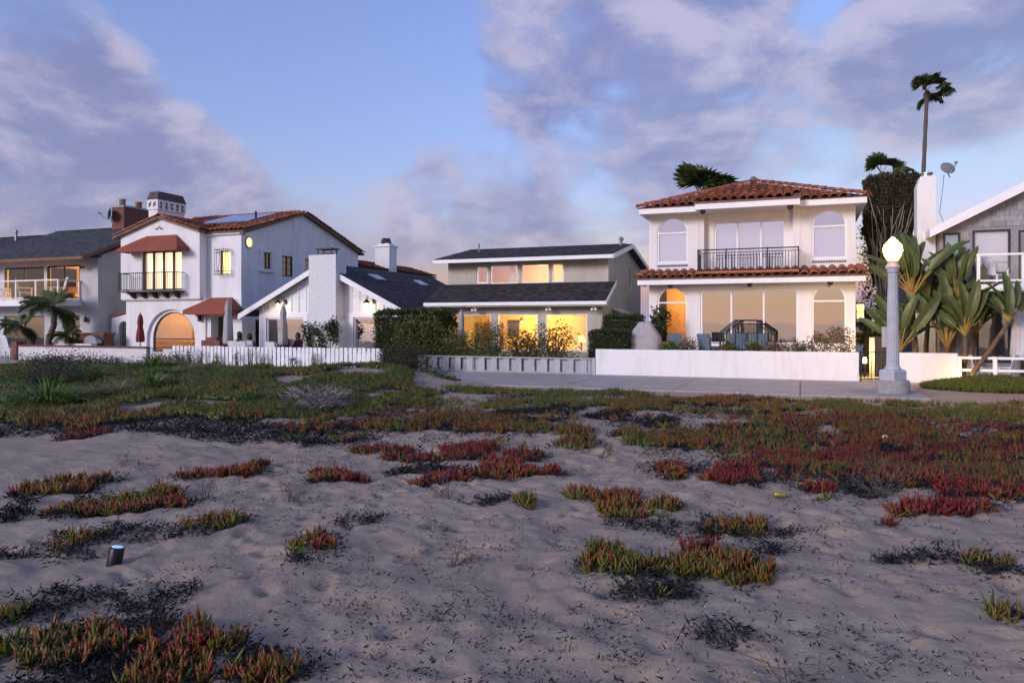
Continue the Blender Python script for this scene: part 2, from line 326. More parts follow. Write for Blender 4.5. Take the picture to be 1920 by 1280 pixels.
def window(parent,plane,c,u0,u1,z0,z1,frame='paint_white',glass='glass',us=(),zs=(),arch=0,fw=.055,dep=.07,name='window',bar=.03):
    """frame in the opening, then each pane as a piece of its own; us / zs are fractions of mullions"""
    P=pp(plane,c); mb=MB(); zt=z1-arch
    pbox(mb,plane,c,u0,u0+fw,z0,zt,dep-.04,dep+.04); pbox(mb,plane,c,u1-fw,u1,z0,zt,dep-.04,dep+.04); pbox(mb,plane,c,u0+fw,u1-fw,z0,z0+fw,dep-.045,dep+.045)
    pbox(mb,plane,c,u0+fw,u1-fw,zt-fw,zt,dep-.045,dep+.045)
    U=[u0+fw]+[u0+(u1-u0)*k for k in us]+[u1-fw]; Zs=[z0+fw]+[z0+(zt-z0)*k for k in zs]+[zt-fw]
    for k in U[1:-1]: pbox(mb,plane,c,k-bar,k+bar,z0+fw,zt-fw,dep-.035,dep+.035)
    for k in Zs[1:-1]: pbox(mb,plane,c,u0+fw,u1-fw,k-bar*.7,k+bar*.7,dep-.03,dep+.03)
    if arch:
        o=arcpts(u0,u1,zt,arch); i_=arcpts(u0+fw,u1-fw,zt,arch-fw)
        for k in range(len(o)-1):
            q=[o[k],o[k+1],i_[k+1],i_[k]]
            mb.prism([P(*p,dep-.04) for p in q],Vector(P(0,0,.08))-Vector(P(0,0,0)))
    w=mb.build(name,frame,parent)
    for a,b in zip(U,U[1:]):
        for e,f in zip(Zs,Zs[1:]):
            p=MB(); p.add([P(a-.01,e-.01,dep),P(b+.01,e-.01,dep),P(b+.01,f+.01,dep),P(a-.01,f+.01,dep)],[(0,1,2,3)]); p.build('pane',glass,w)
    if arch:
        pts=arcpts(u0+fw*.8,u1-fw*.8,zt,arch-fw*.8); p=MB(); p.add([P(*q,dep) for q in pts],[tuple(range(len(pts)))]); p.build('pane',glass,w)
    return w
def room(parent,x0,x1,y0,y1,z0,z1,wallm='room_wall',floorm='room_floor',power=0,col=(1,.62,.25),lz=None):
    """inside of a room behind a window, with its lamp when it is lit"""
    m=MB(); m.add([(x0,y1,z0),(x1,y1,z0),(x1,y1,z1),(x0,y1,z1),(x0,y0,z0),(x1,y0,z0),(x1,y0,z1),(x0,y0,z1)],[(0,1,2,3),(0,3,7,4),(1,5,6,2),(3,2,6,7)])
    r=m.build('room',wallm,parent); m=MB(); m.add([(x0,y0,z0+.01),(x1,y0,z0+.01),(x1,y1,z0+.01),(x0,y1,z0+.01)],[(0,1,2,3)]); m.build('room_floor',floorm,r)
    if power:
        l=bpy.data.lights.new('room_lamp','POINT'); l.energy=power; l.color=col; l.shadow_soft_size=.25
        lo=bpy.data.objects.new('room_lamp',l); COL.objects.link(lo); lo.location=((x0+x1)/2,y0*.45+y1*.55,lz or z1-.45)
    return r
def lamp(loc,power,col=(1,.62,.28),size=.05,name='lamp_light'):
    l=bpy.data.lights.new(name,'POINT'); l.energy=power; l.color=col; l.shadow_soft_size=size
    o=bpy.data.objects.new(name,l); COL.objects.link(o); o.location=loc; return o
def slab(mb,poly,t):
    p=[Vector(q) for q in poly]; n=(p[1]-p[0]).cross(p[2]-p[0]).normalized()
    if n.z<0: n=-n
    return mb.prism([q-n*t for q in p],n*t)
def inst(name,base,mats,mat,parent,smooth=True,kind=None):
    """many alike pieces joined into one mesh"""
    V,Fq=base; V=np.array([(*p,1) for p in V]); off=np.array(root_of(parent).location) if parent else np.zeros(3)
    A=np.concatenate([(V@np.array(m).T)[:,:3]-off for m in mats]); n=len(V)
    fs=[tuple(i+k*n for i in q) for k in range(len(mats)) for q in Fq]
    me=bpy.data.meshes.new(name); me.from_pydata(A.tolist(),[],fs)
    if smooth: me.polygons.foreach_set('use_smooth',[True]*len(me.polygons))
    at=me.attributes.new('pv','FLOAT','POINT'); at.data.foreach_set('value',np.repeat(rng.random(len(mats)),n).astype(np.float32))
    me.update(); o=link(name,me,mat,parent)
    if kind: o['kind']=kind
    return o
def each(name,base,mats,mat,parent,smooth=True):
    """alike pieces as objects of their own that share one mesh"""
    me=bpy.data.meshes.new(name); me.from_pydata([tuple(p) for p in base[0]],[],base[1])
    if smooth: me.polygons.foreach_set('use_smooth',[True]*len(me.polygons))
    me.materials.append(MAT[mat]); off=Matrix.Translation(-Vector(root_of(parent).location))
    for m in mats:
        o=bpy.data.objects.new(name,me); COL.objects.link(o); o.parent=parent; o.matrix_local=off@m
def copy_tree(o,parent=None):
    c=o.copy(); COL.objects.link(c); c.parent=parent
    for ch in list(o.children): copy_tree(ch,c)
    return c
def barrel(r0=.135,r1=.105,L=.44,n=7,th=.016):
    v=[];f=[]
    for (r,y) in ((r0,0),(r1,L)):
        for rr in (r,r-th):
            for i in range(n+1): a=math.pi*i/n; v.append((rr*math.cos(a),y,rr*.85*math.sin(a)))
    k=n+1
    for i in range(n): f+=[(i,i+1,2*k+i+1,2*k+i),(k+i,3*k+i,3*k+i+1,k+i+1),(i,k+i,k+i+1,i+1)]
    return v,f
BARREL=barrel()
def tile_rows(p0,ux,up,width,length,pitch=.28,step=.37,keep=None,jit=.02):
    """matrices of barrel tiles on a slope: p0 eave corner, ux along eave, up the slope"""
    ux=Vector(ux).normalized(); up=Vector(up).normalized(); nz=ux.cross(up); out=[]
    for j in range(int(length/step+.5)):
        for i in range(int(width/pitch)):
            u=(i+.5)*pitch; v=j*step
            if keep and not keep(u,v): continue
            o=Vector(p0)+ux*(u+random.uniform(-jit,jit)*.5)+up*(v-.03)+nz*(.02+random.uniform(-.3,.6)*jit)
            a=random.uniform(-jit,jit)*1.2
            tilt=-.035
            X=(ux*math.cos(a)+up*math.sin(a)); Yv=(up*math.cos(a)-ux*math.sin(a)); Z=X.cross(Yv)
            Yv=(Yv+Z*tilt).normalized(); Z=X.cross(Yv)
            out.append(Matrix(((X.x,Yv.x,Z.x,o.x),(X.y,Yv.y,Z.y,o.y),(X.z,Yv.z,Z.z,o.z),(0,0,0,1))))
    return out
def ridge_tiles(a,b,step=.36):
    a=Vector(a);b=Vector(b);d=b-a;L=d.length;d.normalize(); X=d.cross(Vector((0,0,1))).normalized(); Z=X.cross(d); out=[]
    for k in range(int(L/step)):
        o=a+d*(k*step)+Z*random.uniform(-.005,.012)
        out.append(Matrix(((X.x,d.x,Z.x,o.x),(X.y,d.y,Z.y,o.y),(X.z,d.z,Z.z,o.z),(0,0,0,1))))
    return out
def shingles(name,p0,ux,up,width,length,mat,parent,w=.2,step=.14,th=.012):
    ux=Vector(ux).normalized(); up=Vector(up).normalized(); nz=ux.cross(up); base=MB().box(-.5,.5,0,1,0,1); ms=[]
    for j in range(int(length/step)):
        x=-random.uniform(0,w)
        while x<width-.02:
            ww=w*random.uniform(.75,1.25); a=max(x,0); b=min(x+ww-.006,width)
            if b-a>.03:
                o=Vector(p0)+ux*((a+b)/2)+up*(j*step+random.uniform(-.012,.004)); t=th*random.uniform(.6,1.6)
                Yv=up*(step*1.25); X=ux*(b-a); Z=nz*t
                ms.append(Matrix(((X.x,Yv.x,Z.x,o.x),(X.y,Yv.y,Z.y,o.y),(X.z,Yv.z,Z.z,o.z),(0,0,0,1))))
            x+=ww
    return inst(name,(base.v,base.f),ms,mat,parent,False,'stuff')
# value noise on plain arrays
_T=rng.random((256,256))
def vn(x,y,s,seed=0):
    x=np.asarray(x,float)/s+seed*17.3; y=np.asarray(y,float)/s+seed*7.7; i=np.floor(x).astype(int); j=np.floor(y).astype(int); u=x-i; v=y-j
    u=u*u*(3-2*u); v=v*v*(3-2*v); a=lambda p,q:_T[p&255,q&255]
    return a(i,j)*(1-u)*(1-v)+a(i+1,j)*u*(1-v)+a(i,j+1)*(1-u)*v+a(i+1,j+1)*u*v
def sst(x,a,b): t=np.clip((np.asarray(x,float)-a)/(b-a),0,1); return t*t*(3-2*t)

# ------------------------------------------------------------------ ground
PR=[(random.uniform(-6,4),random.uniform(2.2,13),random.uniform(0,math.pi),random.uniform(.035,.08),random.uniform(.06,.15),random.uniform(.014,.042)) for _ in range(620)]
def hgt(x,y):
    """height of the sand"""
    x=np.asarray(x,float); y=np.asarray(y,float)
    h=(vn(x,y,2.6,1)-.5)*.12+(vn(x,y,.9,2)-.5)*.07+(vn(x,y,.36,3)-.5)*.04+(vn(x,y,.17,4)-.5)*.04+(vn(x,y,.085,5)-.5)*.02
    fade=1-.75*sst(y,11,19); h=h*fade-.02
    mx=sst(-x,7.0,12.0)*sst(y,9.4,15)*(1-sst(y,20.5,23.0)); h=h+mx*(.36-.012*np.clip(-x-12,0,25))+mx*(vn(x,y,3.1,6)-.5)*.25
    near=(x>-7)&(x<5)&(y>2)&(y<14)
    if near.any():
        hn=np.zeros_like(h)
        for px,py,a,r1,r2,d in PR:
            dx=x-px; dy=y-py; q=np.abs(dx)+np.abs(dy)<.7
            if not q.any(): continue
            u=(dx[q]*math.cos(a)+dy[q]*math.sin(a))/r1; v=(-dx[q]*math.sin(a)+dy[q]*math.cos(a))/r2; r=u*u+v*v
            hn[q]+= -d*np.exp(-r*r*.8)+d*.42*np.exp(-(np.sqrt(r)-1.55)**2*5)
        h=h+hn
    h=h-2.2*sst(-y,4,45)
    walk=sst(y+(vn(x,y,.7,9)-.5)*.8+(vn(x,y,.2,10)-.5)*.3,18.9,19.45)*(1-sst(x,2.5,3.0)); h=h*(1-walk)-.05*walk
    back=sst(y,22.6,23.7); return h*(1-back)-.05*back
def axis(lo,hi,st,far0,far1,gr=1.05):
    a=list(np.arange(lo,hi,st)); s=st
    while a[-1]<far1: s*=gr; a.append(a[-1]+s)
    b=[];s=st;p=lo
    while p>far0: s*=gr; p-=s; b.append(p)
    return np.array(b[::-1]+a)
gx=axis(-7,4.5,.042,-4000,4000,1.045); gy=axis(2.2,9.5,.036,-4000,6000,1.03)
XX,YY=np.meshgrid(gx,gy); ZZ=hgt(XX.ravel(),YY.ravel())
V=np.stack([XX.ravel(),YY.ravel(),ZZ],1); nx,ny=len(gx),len(gy)
ii=(np.arange(ny-1)[:,None]*nx+np.arange(nx-1)[None,:]).ravel()
sand=link('sand_ground',npmesh('sand_ground',V,np.stack([ii,ii+1,ii+nx+1,ii+nx],1),smooth=True),'sand'); tag(sand,kind='structure')
# boardwalk of cast slabs with open joints
walk=MB().box(-60,2.74,19.16,23.9,-.16,-.03).build('sidewalk','concrete_dark'); tag(walk,kind='structure')
ed=[-60+3*i for i in range(21)]+[2.3,2.76]
for a,b in zip(ed,ed[1:]): MB().box(a+.012,b-.012,19.1,23.84,-.1,random.uniform(-.004,.006)).build('paving_slab','concrete',walk)
pat=MB().box(-60,14,23.95,60,-.2,.012).build('patio_paving','concrete_dark'); tag(pat,kind='structure')
# ------------------------------------------------------------------ houses
def shell(mb,x0,x1,y0,y1,z1,t=.2,left=True,right=True,z0=0):
    """side and rear walls of a house"""
    mb.box(x0,x1,y1-t,y1,z0,z1)
    if left: mb.box(x0,x0+t,y0,y1-t,z0,z1)
    if right: mb.box(x1-t,x1,y0,y1-t,z0,z1)
# ---- the tiled stucco house behind the low white wall
H=thing('stucco_house','white two-storey stucco house with red tiled hip roof, arched windows and black railed balcony','house',(-1.7,27,0))
m=MB()
wall(m,'y',27,-5.1,1.7,0,3.2,[(-4.81,-3.74,.98,3.0,.535),(-3.29,-.05,.98,2.88),(.37,1.43,.98,3.0,.53)])
wall(m,'y',27,-5.1,-3.36,3.2,5.6,[(-4.81,-3.72,3.86,5.5,.545)]); wall(m,'y',27,-.03,1.7,3.2,5.6,[(.37,1.44,3.86,5.5,.535)])
wall(m,'y',27.3,-3.36,-.03,3.2,5.6,[(-2.85,-.46,3.46,5.3)])
for x in (-3.36,-.03): m.tube([(x,27.12,3.4),(x,27.12,5.58)],.14,n=12)
m.box(-3.36,-3.16,27,27.52,3.2,5.6); m.box(-.23,-.03,27,27.52,3.2,5.6)
shell(m,-5.1,1.7,27.22,38,5.6); m.box(-4.9,1.5,27.5,37.8,3.16,3.3)
m.build('wall','stucco_warm',H)
for a in ((-4.81,-3.74,.98,3.0,.535,'glass_clear'),(.37,1.43,.98,3.0,.53,'glass_mirror')): window(H,'y',27,a[0],a[1],a[2],a[3],glass=a[5],arch=a[4])
window(H,'y',27,-3.29,-.05,.98,2.88,glass='glass_mirror',us=(.325,.655),name='sliding_door',fw=.07)
for a in ((-4.81,-3.72,.545),(.37,1.44,.535)): window(H,'y',27,a[0],a[1],3.86,5.5,glass='glass_mirror',arch=a[2])
window(H,'y',27.3,-2.85,-.46,3.46,5.3,glass='glass_mirror',us=(.33,.66),name='sliding_door',fw=.07)
for x0,x1,z0,z1,y in ((-4.8,-3.73,3.9,4.93,27.14),(.38,1.43,3.9,4.93,27.14),(-2.8,-.5,3.5,5.25,27.46)): MB().box(x0,x1,y,y+.02,z0,z1).build('blind','blind',H)
for x0,x1 in ((-4.81,-3.72),(.37,1.44)):
    m=MB()
    for k in range(13): a=x0+(x1-x0)*k/13; m.box(a+.006,a+(x1-x0)/13-.012,26.985,27.01,3.72,3.79)
    m.build('tile_band','blue_tile',H)
for (x0,x1,z0,z1) in ((-4.9,-3.65,.9,.98),(-3.4,.06,.9,.98),(.28,1.52,.9,.98)): MB().box(x0,x1,26.93,27.02,z0,z1).build('sill','paint_white',H)
room(H,-4.9,-3.5,27.25,29.6,.95,3.1,power=9,col=(1,.45,.1)); room(H,-3.45,.1,27.25,32,.95,3.1,'dark_room',power=3); room(H,.15,1.5,27.25,30,.95,3.1,'dark_room',power=1)
# roof: eaves, clay tiles on a mortar bed
m=MB().box(-5.32,-3.32,26.28,26.34,5.55,5.74); m.box(-.01,1.99,26.28,26.34,5.55,5.74); m.box(-3.33,.0,25.88,25.94,5.55,5.74); m.box(-3.33,-3.27,25.94,26.34,5.55,5.74); m.box(-.06,0,25.94,26.34,5.55,5.74)
m.box(-5.32,-5.26,26.34,38.4,5.55,5.74); m.box(1.93,1.99,26.34,38.4,5.55,5.74); m.build('fascia','paint_white',H)
m=MB().box(-5.26,1.93,26.34,38.3,5.57,5.6); m.box(-3.27,-.06,25.94,26.34,5.57,5.6); m.build('soffit','stucco_warm',H)
A=[(-5.38,26.22,5.755),(2.05,26.22,5.755),(2.05,38.4,5.755),(-5.38,38.4,5.755),(-1.66,29.94,7.08),(-1.66,34.7,7.08)]
m=MB(); m.add(A,[(0,1,4),(1,2,5,4),(2,3,5),(3,0,4,5),(3,2,1,0)]); R=m.build('roof','tile_bed',H)
sl=(29.94-26.22,7.08-5.755); SL=math.hypot(*sl); up=(0,sl[0]/SL,sl[1]/SL)
ms=tile_rows((-5.38,26.22,5.76),(1,0,0),up,7.43,SL,.285,.37,lambda u,v: min(u,7.43-u)>v*sl[0]/SL*1.0+.05 and not(2.03<u<5.42 and v<.9))
up2=Vector((0,2.3,.50)).normalized(); m=MB(); slab(m,[(-3.36,25.84,5.80),(.03,25.84,5.80),(.03,28.1,6.30),(-3.36,28.1,6.30)],.06); m.build('porch_roof','tile_bed',R)
ms+=tile_rows((-3.36,25.84,5.815),(1,0,0),up2,3.39,2.0,.285,.37)
each('tile',BARREL,ms,'tile_clay',R)
each('ridge_tile',BARREL,ridge_tiles((-5.36,26.24,5.80),(-1.66,29.94,7.12))+ridge_tiles((2.03,26.24,5.80),(-1.66,29.94,7.12)),'tile_clay',R)
MB().lathe([(.13,0),(.15,.1),(.08,.2),(.02,.22)],(-1.66,29.9,7.08),10).build('finial','tile_bed',R,True)
m=MB(); slab(m,[(-5.42,26.22,3.26),(2.0,26.22,3.26),(1.75,27,3.56),(-5.15,27,3.56)],.05); E_=m.build('lower_eave','tile_bed',H)
ms=tile_rows((-5.42,26.2,3.28),(1,0,0),(0,.78,.3),7.42,.8,.285,.37); each('tile',BARREL,ms,'tile_clay',E_)
each('ridge_tile',BARREL,ridge_tiles((2.0,26.25,3.3),(1.72,27.0,3.62),.3)+ridge_tiles((-5.42,26.25,3.3),(-5.12,27.0,3.62),.3),'tile_clay',E_)
m=MB().box(-5.37,1.96,26.24,26.32,3.05,3.245); m.box(-5.37,-5.29,26.32,27.6,3.05,3.24); m.box(1.88,1.96,26.32,27.6,3.05,3.24); m.box(-5.29,1.88,26.32,27,3.07,3.1); m.build('lower_fascia','paint_white',H)
# balcony
MB().box(-3.3,-.04,26.12,27.3,3.4,3.47).build('balcony_floor','terracotta',H)
def railing(parent,p0,p1,z0,z1,post=.03,bar=.011,gap=.1,mid=True,mat='iron',ends=True,knots=True,extra=()):
    p0=Vector(p0);p1=Vector(p1);d=p1-p0;L=d.length;m=MB()
    for z,r in ((z1,.022),(z0+.07,.016))+(((z1-.1,.013),) if mid else ()): m.tube([(p0.x,p0.y,z),(p1.x,p1.y,z)],r,n=6)
    for f in ([0,1] if ends else [])+list(extra): p=p0+d*f; m.box(p.x-post/2-.005,p.x+post/2+.005,p.y-post/2-.005,p.y+post/2+.005,z0,z1+.03)
    n=int(L/gap)
    for k in range(1,n):
        p=p0+d*(k/n); m.tube([(p.x,p.y,z0+.07),(p.x,p.y,z1-(.1 if mid else 0))],bar,n=5,cap=False)
        if knots and k%2: m.lathe([(.004,-.025),(.022,0),(.004,.025)],(p.x,p.y,z0+.2+.3*(k%4==1)),6)
    return m.build('railing',mat,parent)
railing(H,(-3.27,26.2,0),(-.05,26.2,0),3.44,4.2,extra=(.29,.70))
for p in ((-3.27,-.05)): railing(H,(p,26.2,0),(p,27,0),3.44,4.2,ends=False)
for x,y,z in ((-3.1,26.1,5.5),(-.3,26.1,5.5),(-1.6,26.6,3.02),(.92,26.6,3.02),(-4.27,26.6,3.02)): MB().lathe([(.03,.06),(.09,.05),(.10,.0),(.06,-.07),(.01,-.09)],(x,y,z),10).build('soffit_lamp','bronze',H,True)
# raised terrace with steps and a stepped black handrail
T=MB().box(-6.2,1.55,24.12,26.98,-.1,.55).build('terrace','concrete'); tag(T,kind='structure')
for k in range(3): MB().box(-2.5+.1*k,-.7-.1*k,26.98-.34*(3-k),26.97,.55+.14*k,.55+.14*(k+1)-.004*k).build('step','concrete',T)
H2_=thing('stair_handrail','stepped black metal handrail over the terrace steps of the tiled house','handrail',(-1.6,25.3,.55))
for y in (25.3,26.3):
    m=MB()
    for z in (0,-.12): m.tube([(-2.44,y,1.42+z),(-1.97,y,1.8+z),(-1.29,y,1.8+z),(-.77,y,1.42+z)],.022 if z==0 else .014,n=6)
    for x in (-2.44,-1.97,-1.29,-.77): m.box(x-.02,x+.02,y-.02,y+.02,.55,1.8 if -2<x<-1.2 else 1.42)
    for k in range(1,17):
        x=-2.44+1.67*k/17; z=1.42+.38*min(1,(x+2.44)/.47,(-.77-x)/.52); m.tube([(x,y,.62),(x,y,z-.1)],.009,n=5,cap=False)
    m.tube([(-2.44,y,.64),(-.77,y,.64)],.014,n=6); m.build('rail_side','iron',H2_)

# ---- beige house with two dark shingle roofs
H=thing('gabled_house','beige stucco house with dark shingle roofs and brightly lit front windows','house',(-10.2,27,0))
m=MB(); lw=[(-13.0,-11.3,.63,2.06),(-11.04,-9.35,.63,2.06),(-9.08,-7.41,.63,2.06)]; uw=[(-12.36,-11.85,3.32,4.03),(-11.75,-10.54,3.3,4.05),(-10.42,-9.24,3.3,4.05),(-9.15,-8.63,3.32,4.06)]
wall(m,'y',27,-13.6,-6.82,0,2.42,lw); wall(m,'y',28,-13.65,-6.85,2.3,4.22,uw)
wall(m,'x',-6.85,28.22,34.2,0,4.2,[(31.8,32.5,3.19,4.15)]); m.box(-13.65,-13.43,28.22,34.2,0,4.2); m.box(-13.43,-7.07,34,34.2,0,4.2)
for x in (-6.85,-13.43): m.prism([(x,28,4.2),(x,34.2,4.2),(x,30.8,4.93)],(-.22,0,0))
for x in (-6.82,-13.4): m.prism([(x,27.22,0),(x,28,0),(x,28,3.1),(x,27.22,2.42)],(-.2,0,0))
m.build('wall','stucco_beige',H)
for a in lw: window(H,'y',27,*a,glass='glass_clear',fw=.05)
for i,a in enumerate(uw): window(H,'y',28,*a,glass='glass',fw=.06 if i in(0,3) else .04)
window(H,'x',-6.85,31.8,32.5,3.19,4.15,glass='glass_clear',fw=.03)
R1=room(H,-13.5,-6.95,27.25,30.6,.02,2.38,power=48,col=(1,.58,.17),lz=1.9); room(H,-13.5,-7.1,28.25,31.5,3.0,4.2,power=26,col=(1,.6,.24)); room(H,-8.5,-7.1,31.6,33.2,2.9,4.2,power=5,col=(1,.7,.3))
lamp((-12.3,28.2,1.0),4); lamp((-8.6,28.4,1.2),4,(1,.75,.4))
MB().box(-11.0,-10.75,28.24,28.27,3.3,4.05).build('curtain','curtain',H)
def gable_roof(parent,x0,x1,ye,yr,yb,ze,zr,zb,mat,fas='paint_white',t=.1,step=.14,gut=.14):
    m=MB(); slab(m,[(x0,ye,ze),(x1,ye,ze),(x1,yr,zr),(x0,yr,zr)],t); slab(m,[(x0,yr+.004,zr),(x1,yr+.004,zr),(x1,yb,zb),(x0,yb,zb)],t)
    r=m.build('roof',mat,parent); u=Vector((0,yr-ye,zr-ze)); b=Vector((0,yr-yb,zr-zb))
    shingles('shingles',(x0,ye-.02,ze+.004),(1,0,0),u,x1-x0,u.length,mat,r,.21,step); shingles('shingles',(x1,yb+.02,zb+.004),(-1,0,0),b,x1-x0,b.length,mat,r,.4,.28)
    m=MB()
    for k in range(int((x1-x0)/.3)): m.obox((x0+.15+k*.3,yr,zr+.012),(.31,.26,.02),(0,random.uniform(-.02,.02),0))
    m.build('ridge_cap',mat,r)
    m=MB().box(x0,x1,ye-.07,ye-.005,ze-.15,ze-.15+gut); m.build('gutter',fas,r)
    for x in (x0-.03,x1+.0):
        m=MB(); m.prism([(x,ye-.05,ze-.17),(x,ye-.05,ze+.0),(x,yr,zr+.0),(x,yr,zr-.17)],(.03,0,0)); m.prism([(x,yr,zr-.17),(x,yr,zr),(x,yb,zb),(x,yb,zb-.17)],(.03,0,0)); m.build('rake_board',fas,r)
    return r
gable_roof(H,-13.95,-6.5,27.3,30.85,34.4,4.28,5.0,4.25,'shingle_dark')
m=MB(); slab(m,[(-13.95,26.45,2.52),(-6.55,26.45,2.52),(-6.55,27.995,3.30),(-13.95,27.995,3.30)],.09); R=m.build('lower_roof','shingle_dark',H)
u=Vector((0,1.545,.78)); shingles('shingles',(-13.95,26.43,2.525),(1,0,0),u,7.4,u.length,'shingle_dark',R,.21,.135)
MB().box(-13.95,-6.55,26.38,26.445,2.38,2.51).build('gutter','paint_white',R); MB().box(-13.9,-6.6,26.45,27,2.33,2.36).build('soffit','stucco_beige',R)
m=MB(); m.prism([(-6.55,26.4,2.36),(-6.55,26.4,2.52),(-6.55,27.99,3.31),(-6.55,27.99,3.15)],(.03,0,0)); m.build('rake_board','paint_white',R)
MB().tube([(-13.85,26.42,2.4),(-13.75,26.9,2.15),(-13.68,26.95,.1)],.035,n=6).build('downpipe','paint_white',H)
for x in (-13.35,-11.85,-8.8,-7.05):
    m=MB().box(x-.04,x+.04,26.6,26.68,2.28,2.335)
    for s in (-1,1): m.lathe([(.02,0),(.05,-.02),(.06,-.09)],(x+s*.07,26.6,2.27),8)
    m.build('floodlight','plastic_white',H)
for x,y,z,r in ((-12.95,29.6,4.72,.03),(-6.9,30.4,4.85,.07)): MB().lathe([(r,0),(r,.28),(r*1.6,.28),(r*1.6,.36),(r*.6,.42)],(x,y,z),8).build('roof_vent','metal_grey',H)
m=MB(); m.prism([(-6.84,28.6,2.25),(-6.84,30.1,2.25),(-6.1,30.1,1.95),(-6.1,28.6,1.95)],(0,0,.04)); m.build('door_canopy','white_canvas',H)
MB().box(-6.86,-6.8,29,29.8,.02,1.95).build('side_door','paint_white',H); MB().box(-6.86,-6.81,32.9,36 if False else 33.9,1.2,2.0).build('side_window','frame_dark',H)

# ---- white cottage with board and batten gable
H=thing('cottage','white board and batten gabled cottage with painted brick chimney and barn lamps','house',(-19,27,0))
ops=[(-22.1,-20.11,.45,1.93),(-17.59,-15.6,.45,1.95)]
m=MB(); wall(m,'y',27,-22.5,-15.3,0,2.3,ops,.2); m.prism([(-22.9,27,2.3),(-15.1,27,2.3),(-19,27,4.15)],(0,.2,0)); shell(m,-22.5,-15.3,27.2,36.5,2.25); m.build('wall','board_white',H)
for a in ops:
    window(H,'y',27,*a,glass='glass_mirror',fw=.06); m=MB()
    m.box(a[0]-.37,a[0],26.96,27.03,.2,a[3]+.2); m.box(a[1],a[1]+.22,26.96,27.03,.2,a[3]+.2); m.box(a[0],a[1],26.965,27.02,a[3],a[3]+.2); m.build('window_trim','paint_white',H)
    room(H,a[0]-.2,a[1]+.2,27.22,30,.1,2.2,'dark_room')
for k in range(19):
    x=-22.3+k*.385; top=4.05-.5*abs(x+19)
    if -19.5<x<-17.95 or top<2.35: continue
    MB().box(x-.025,x+.025,26.97,27.01,2.2,top).build('batten','board_white',H)
m=MB().box(-21.3,-19.45,26.975,27.02,2.86,2.9); m.box(-18,-16.6,26.975,27.02,2.86,2.9); m.build('belly_band','board_white',H)
m=MB()
for sx in (-1,1): slab(m,[(-19,26.6,4.25),(-19,36.8,4.25),(-19+sx*4.3,36.8,2.1),(-19+sx*4.3,26.6,2.1)],.1)
R=m.build('roof','shingle_dark',H)
for sx in (-1,1):
    u=Vector((-sx*4.3,0,2.15)); p=(-19+sx*4.3,26.6 if sx<0 else 36.8,2.11)
    shingles('shingles',(-19+sx*4.32,36.8 if sx<0 else 26.6,2.105),(0,-sx*-1,0) if False else (0,1 if sx>0 else -1,0),u,10.2,u.length,'shingle_dark',R,.3,.16)
    m=MB(); m.prism([(-19,26.58,4.26),(-19,26.58,4.02),(-19+sx*4.33,26.58,1.86),(-19+sx*4.33,26.58,2.1)],(0,.05,0)); m.build('rake_board','paint_white',R)
for (x0,x1,y0,y1) in ((-18.2,-17.7,29.1,29.9),(-18.1,-17.6,33.2,33.9)):
    z=lambda x:4.25-.5*(x+19)+.03; m=MB(); slab(m,[(x0,y0,z(x0)+.06),(x1,y0,z(x1)+.06),(x1,y1,z(x1)+.06),(x0,y1,z(x0)+.06)],.08); m.build('skylight','solar',R)
MB().lathe([(.04,-.2),(.04,.25),(.06,.25),(.06,.3)],(-17,34.6,3.3),8).build('roof_vent','metal_grey',R)
m=MB().box(-19.4,-18.05,26.38,27.15,1.75,4.58); m.prism([(-19.45,26.355,0),(-17.88,26.355,0),(-17.88,26.355,1.72),(-18.02,26.355,1.86),(-19.42,26.355,1.86),(-19.45,26.355,1.75)],(0,.78,0)); C=m.build('chimney','brick_white',H)
m=MB()
for x in (-19.05,-18.4):
    for y in (26.55,26.95): m.box(x-.02,x+.02,y-.02,y+.02,4.58,4.82)
m.box(-19.15,-18.3,26.45,27.05,4.82,4.87); m.box(-18.95,-18.5,26.6,26.9,4.58,4.68); m.build('spark_arrestor','bronze',C)
for x,z in ((-21.2,2.62),(-16.72,2.6)):
    m=MB().box(x+.09,x+.2,26.93,26.99,z-.09,z+.11); m.tube([(x+.15,26.93,z+.05),(x+.15,26.8,z+.2),(x+.05,26.72,z+.26),(x-.04,26.7,z+.2),(x-.05,26.7,z+.1)],.012,n=6)
    L=m.build('wall_lamp','iron',H); MB().lathe([(.03,.1),(.05,.06),(.16,-.05),(.165,-.06),(.15,-.06)],(x-.05,26.7,z),12).build('shade','iron',L,True)
    MB().lathe([(.01,.02),(.035,-.01),(.04,-.04),(.01,-.075)],(x-.05,26.7,z-.01),8).build('light_bulb','bulb',L,True); lamp((x-.05,26.7,z-.11),1.3,(1,.66,.34),.03)
# ---- Spanish house with awnings
H=thing('spanish_house','white Spanish house with terracotta awnings, round-arched window and tiled gable','house',(-27.2,27,0))
m=MB()
wall(m,'y',27.05,-30.5,-25.6,0,2.9,[(-29.19,-26.1,.2,2.36,1.4)],.14); wall(m,'y',27.19,-30.5,-25.6,0,2.9,[(-28.93,-26.36,.35,2.24,1.25)],.15)
wall(m,'y',26.85,-30.62,-25.75,2.84,5.9,[(-29.26,-26.81,3.26,5.1)],.3); m.box(-30.6,-25.8,26.9,27.3,2.8,2.84)
m.prism([(-30.62,26.85,5.9),(-25.75,26.85,5.9),(-28.12,26.85,6.62)],(0,.3,0))
wall(m,'y',27.35,-25.75,-23.8,2.1,5.92,[(-25.0,-24.42,3.95,5.05)],.25); wall(m,'y',27.35,-25.75,-23.6,0,2.1,[(-25.36,-24.2,0,2.05)],.25); m.box(-25.36,-24.2,28,28.1,0,2.1)
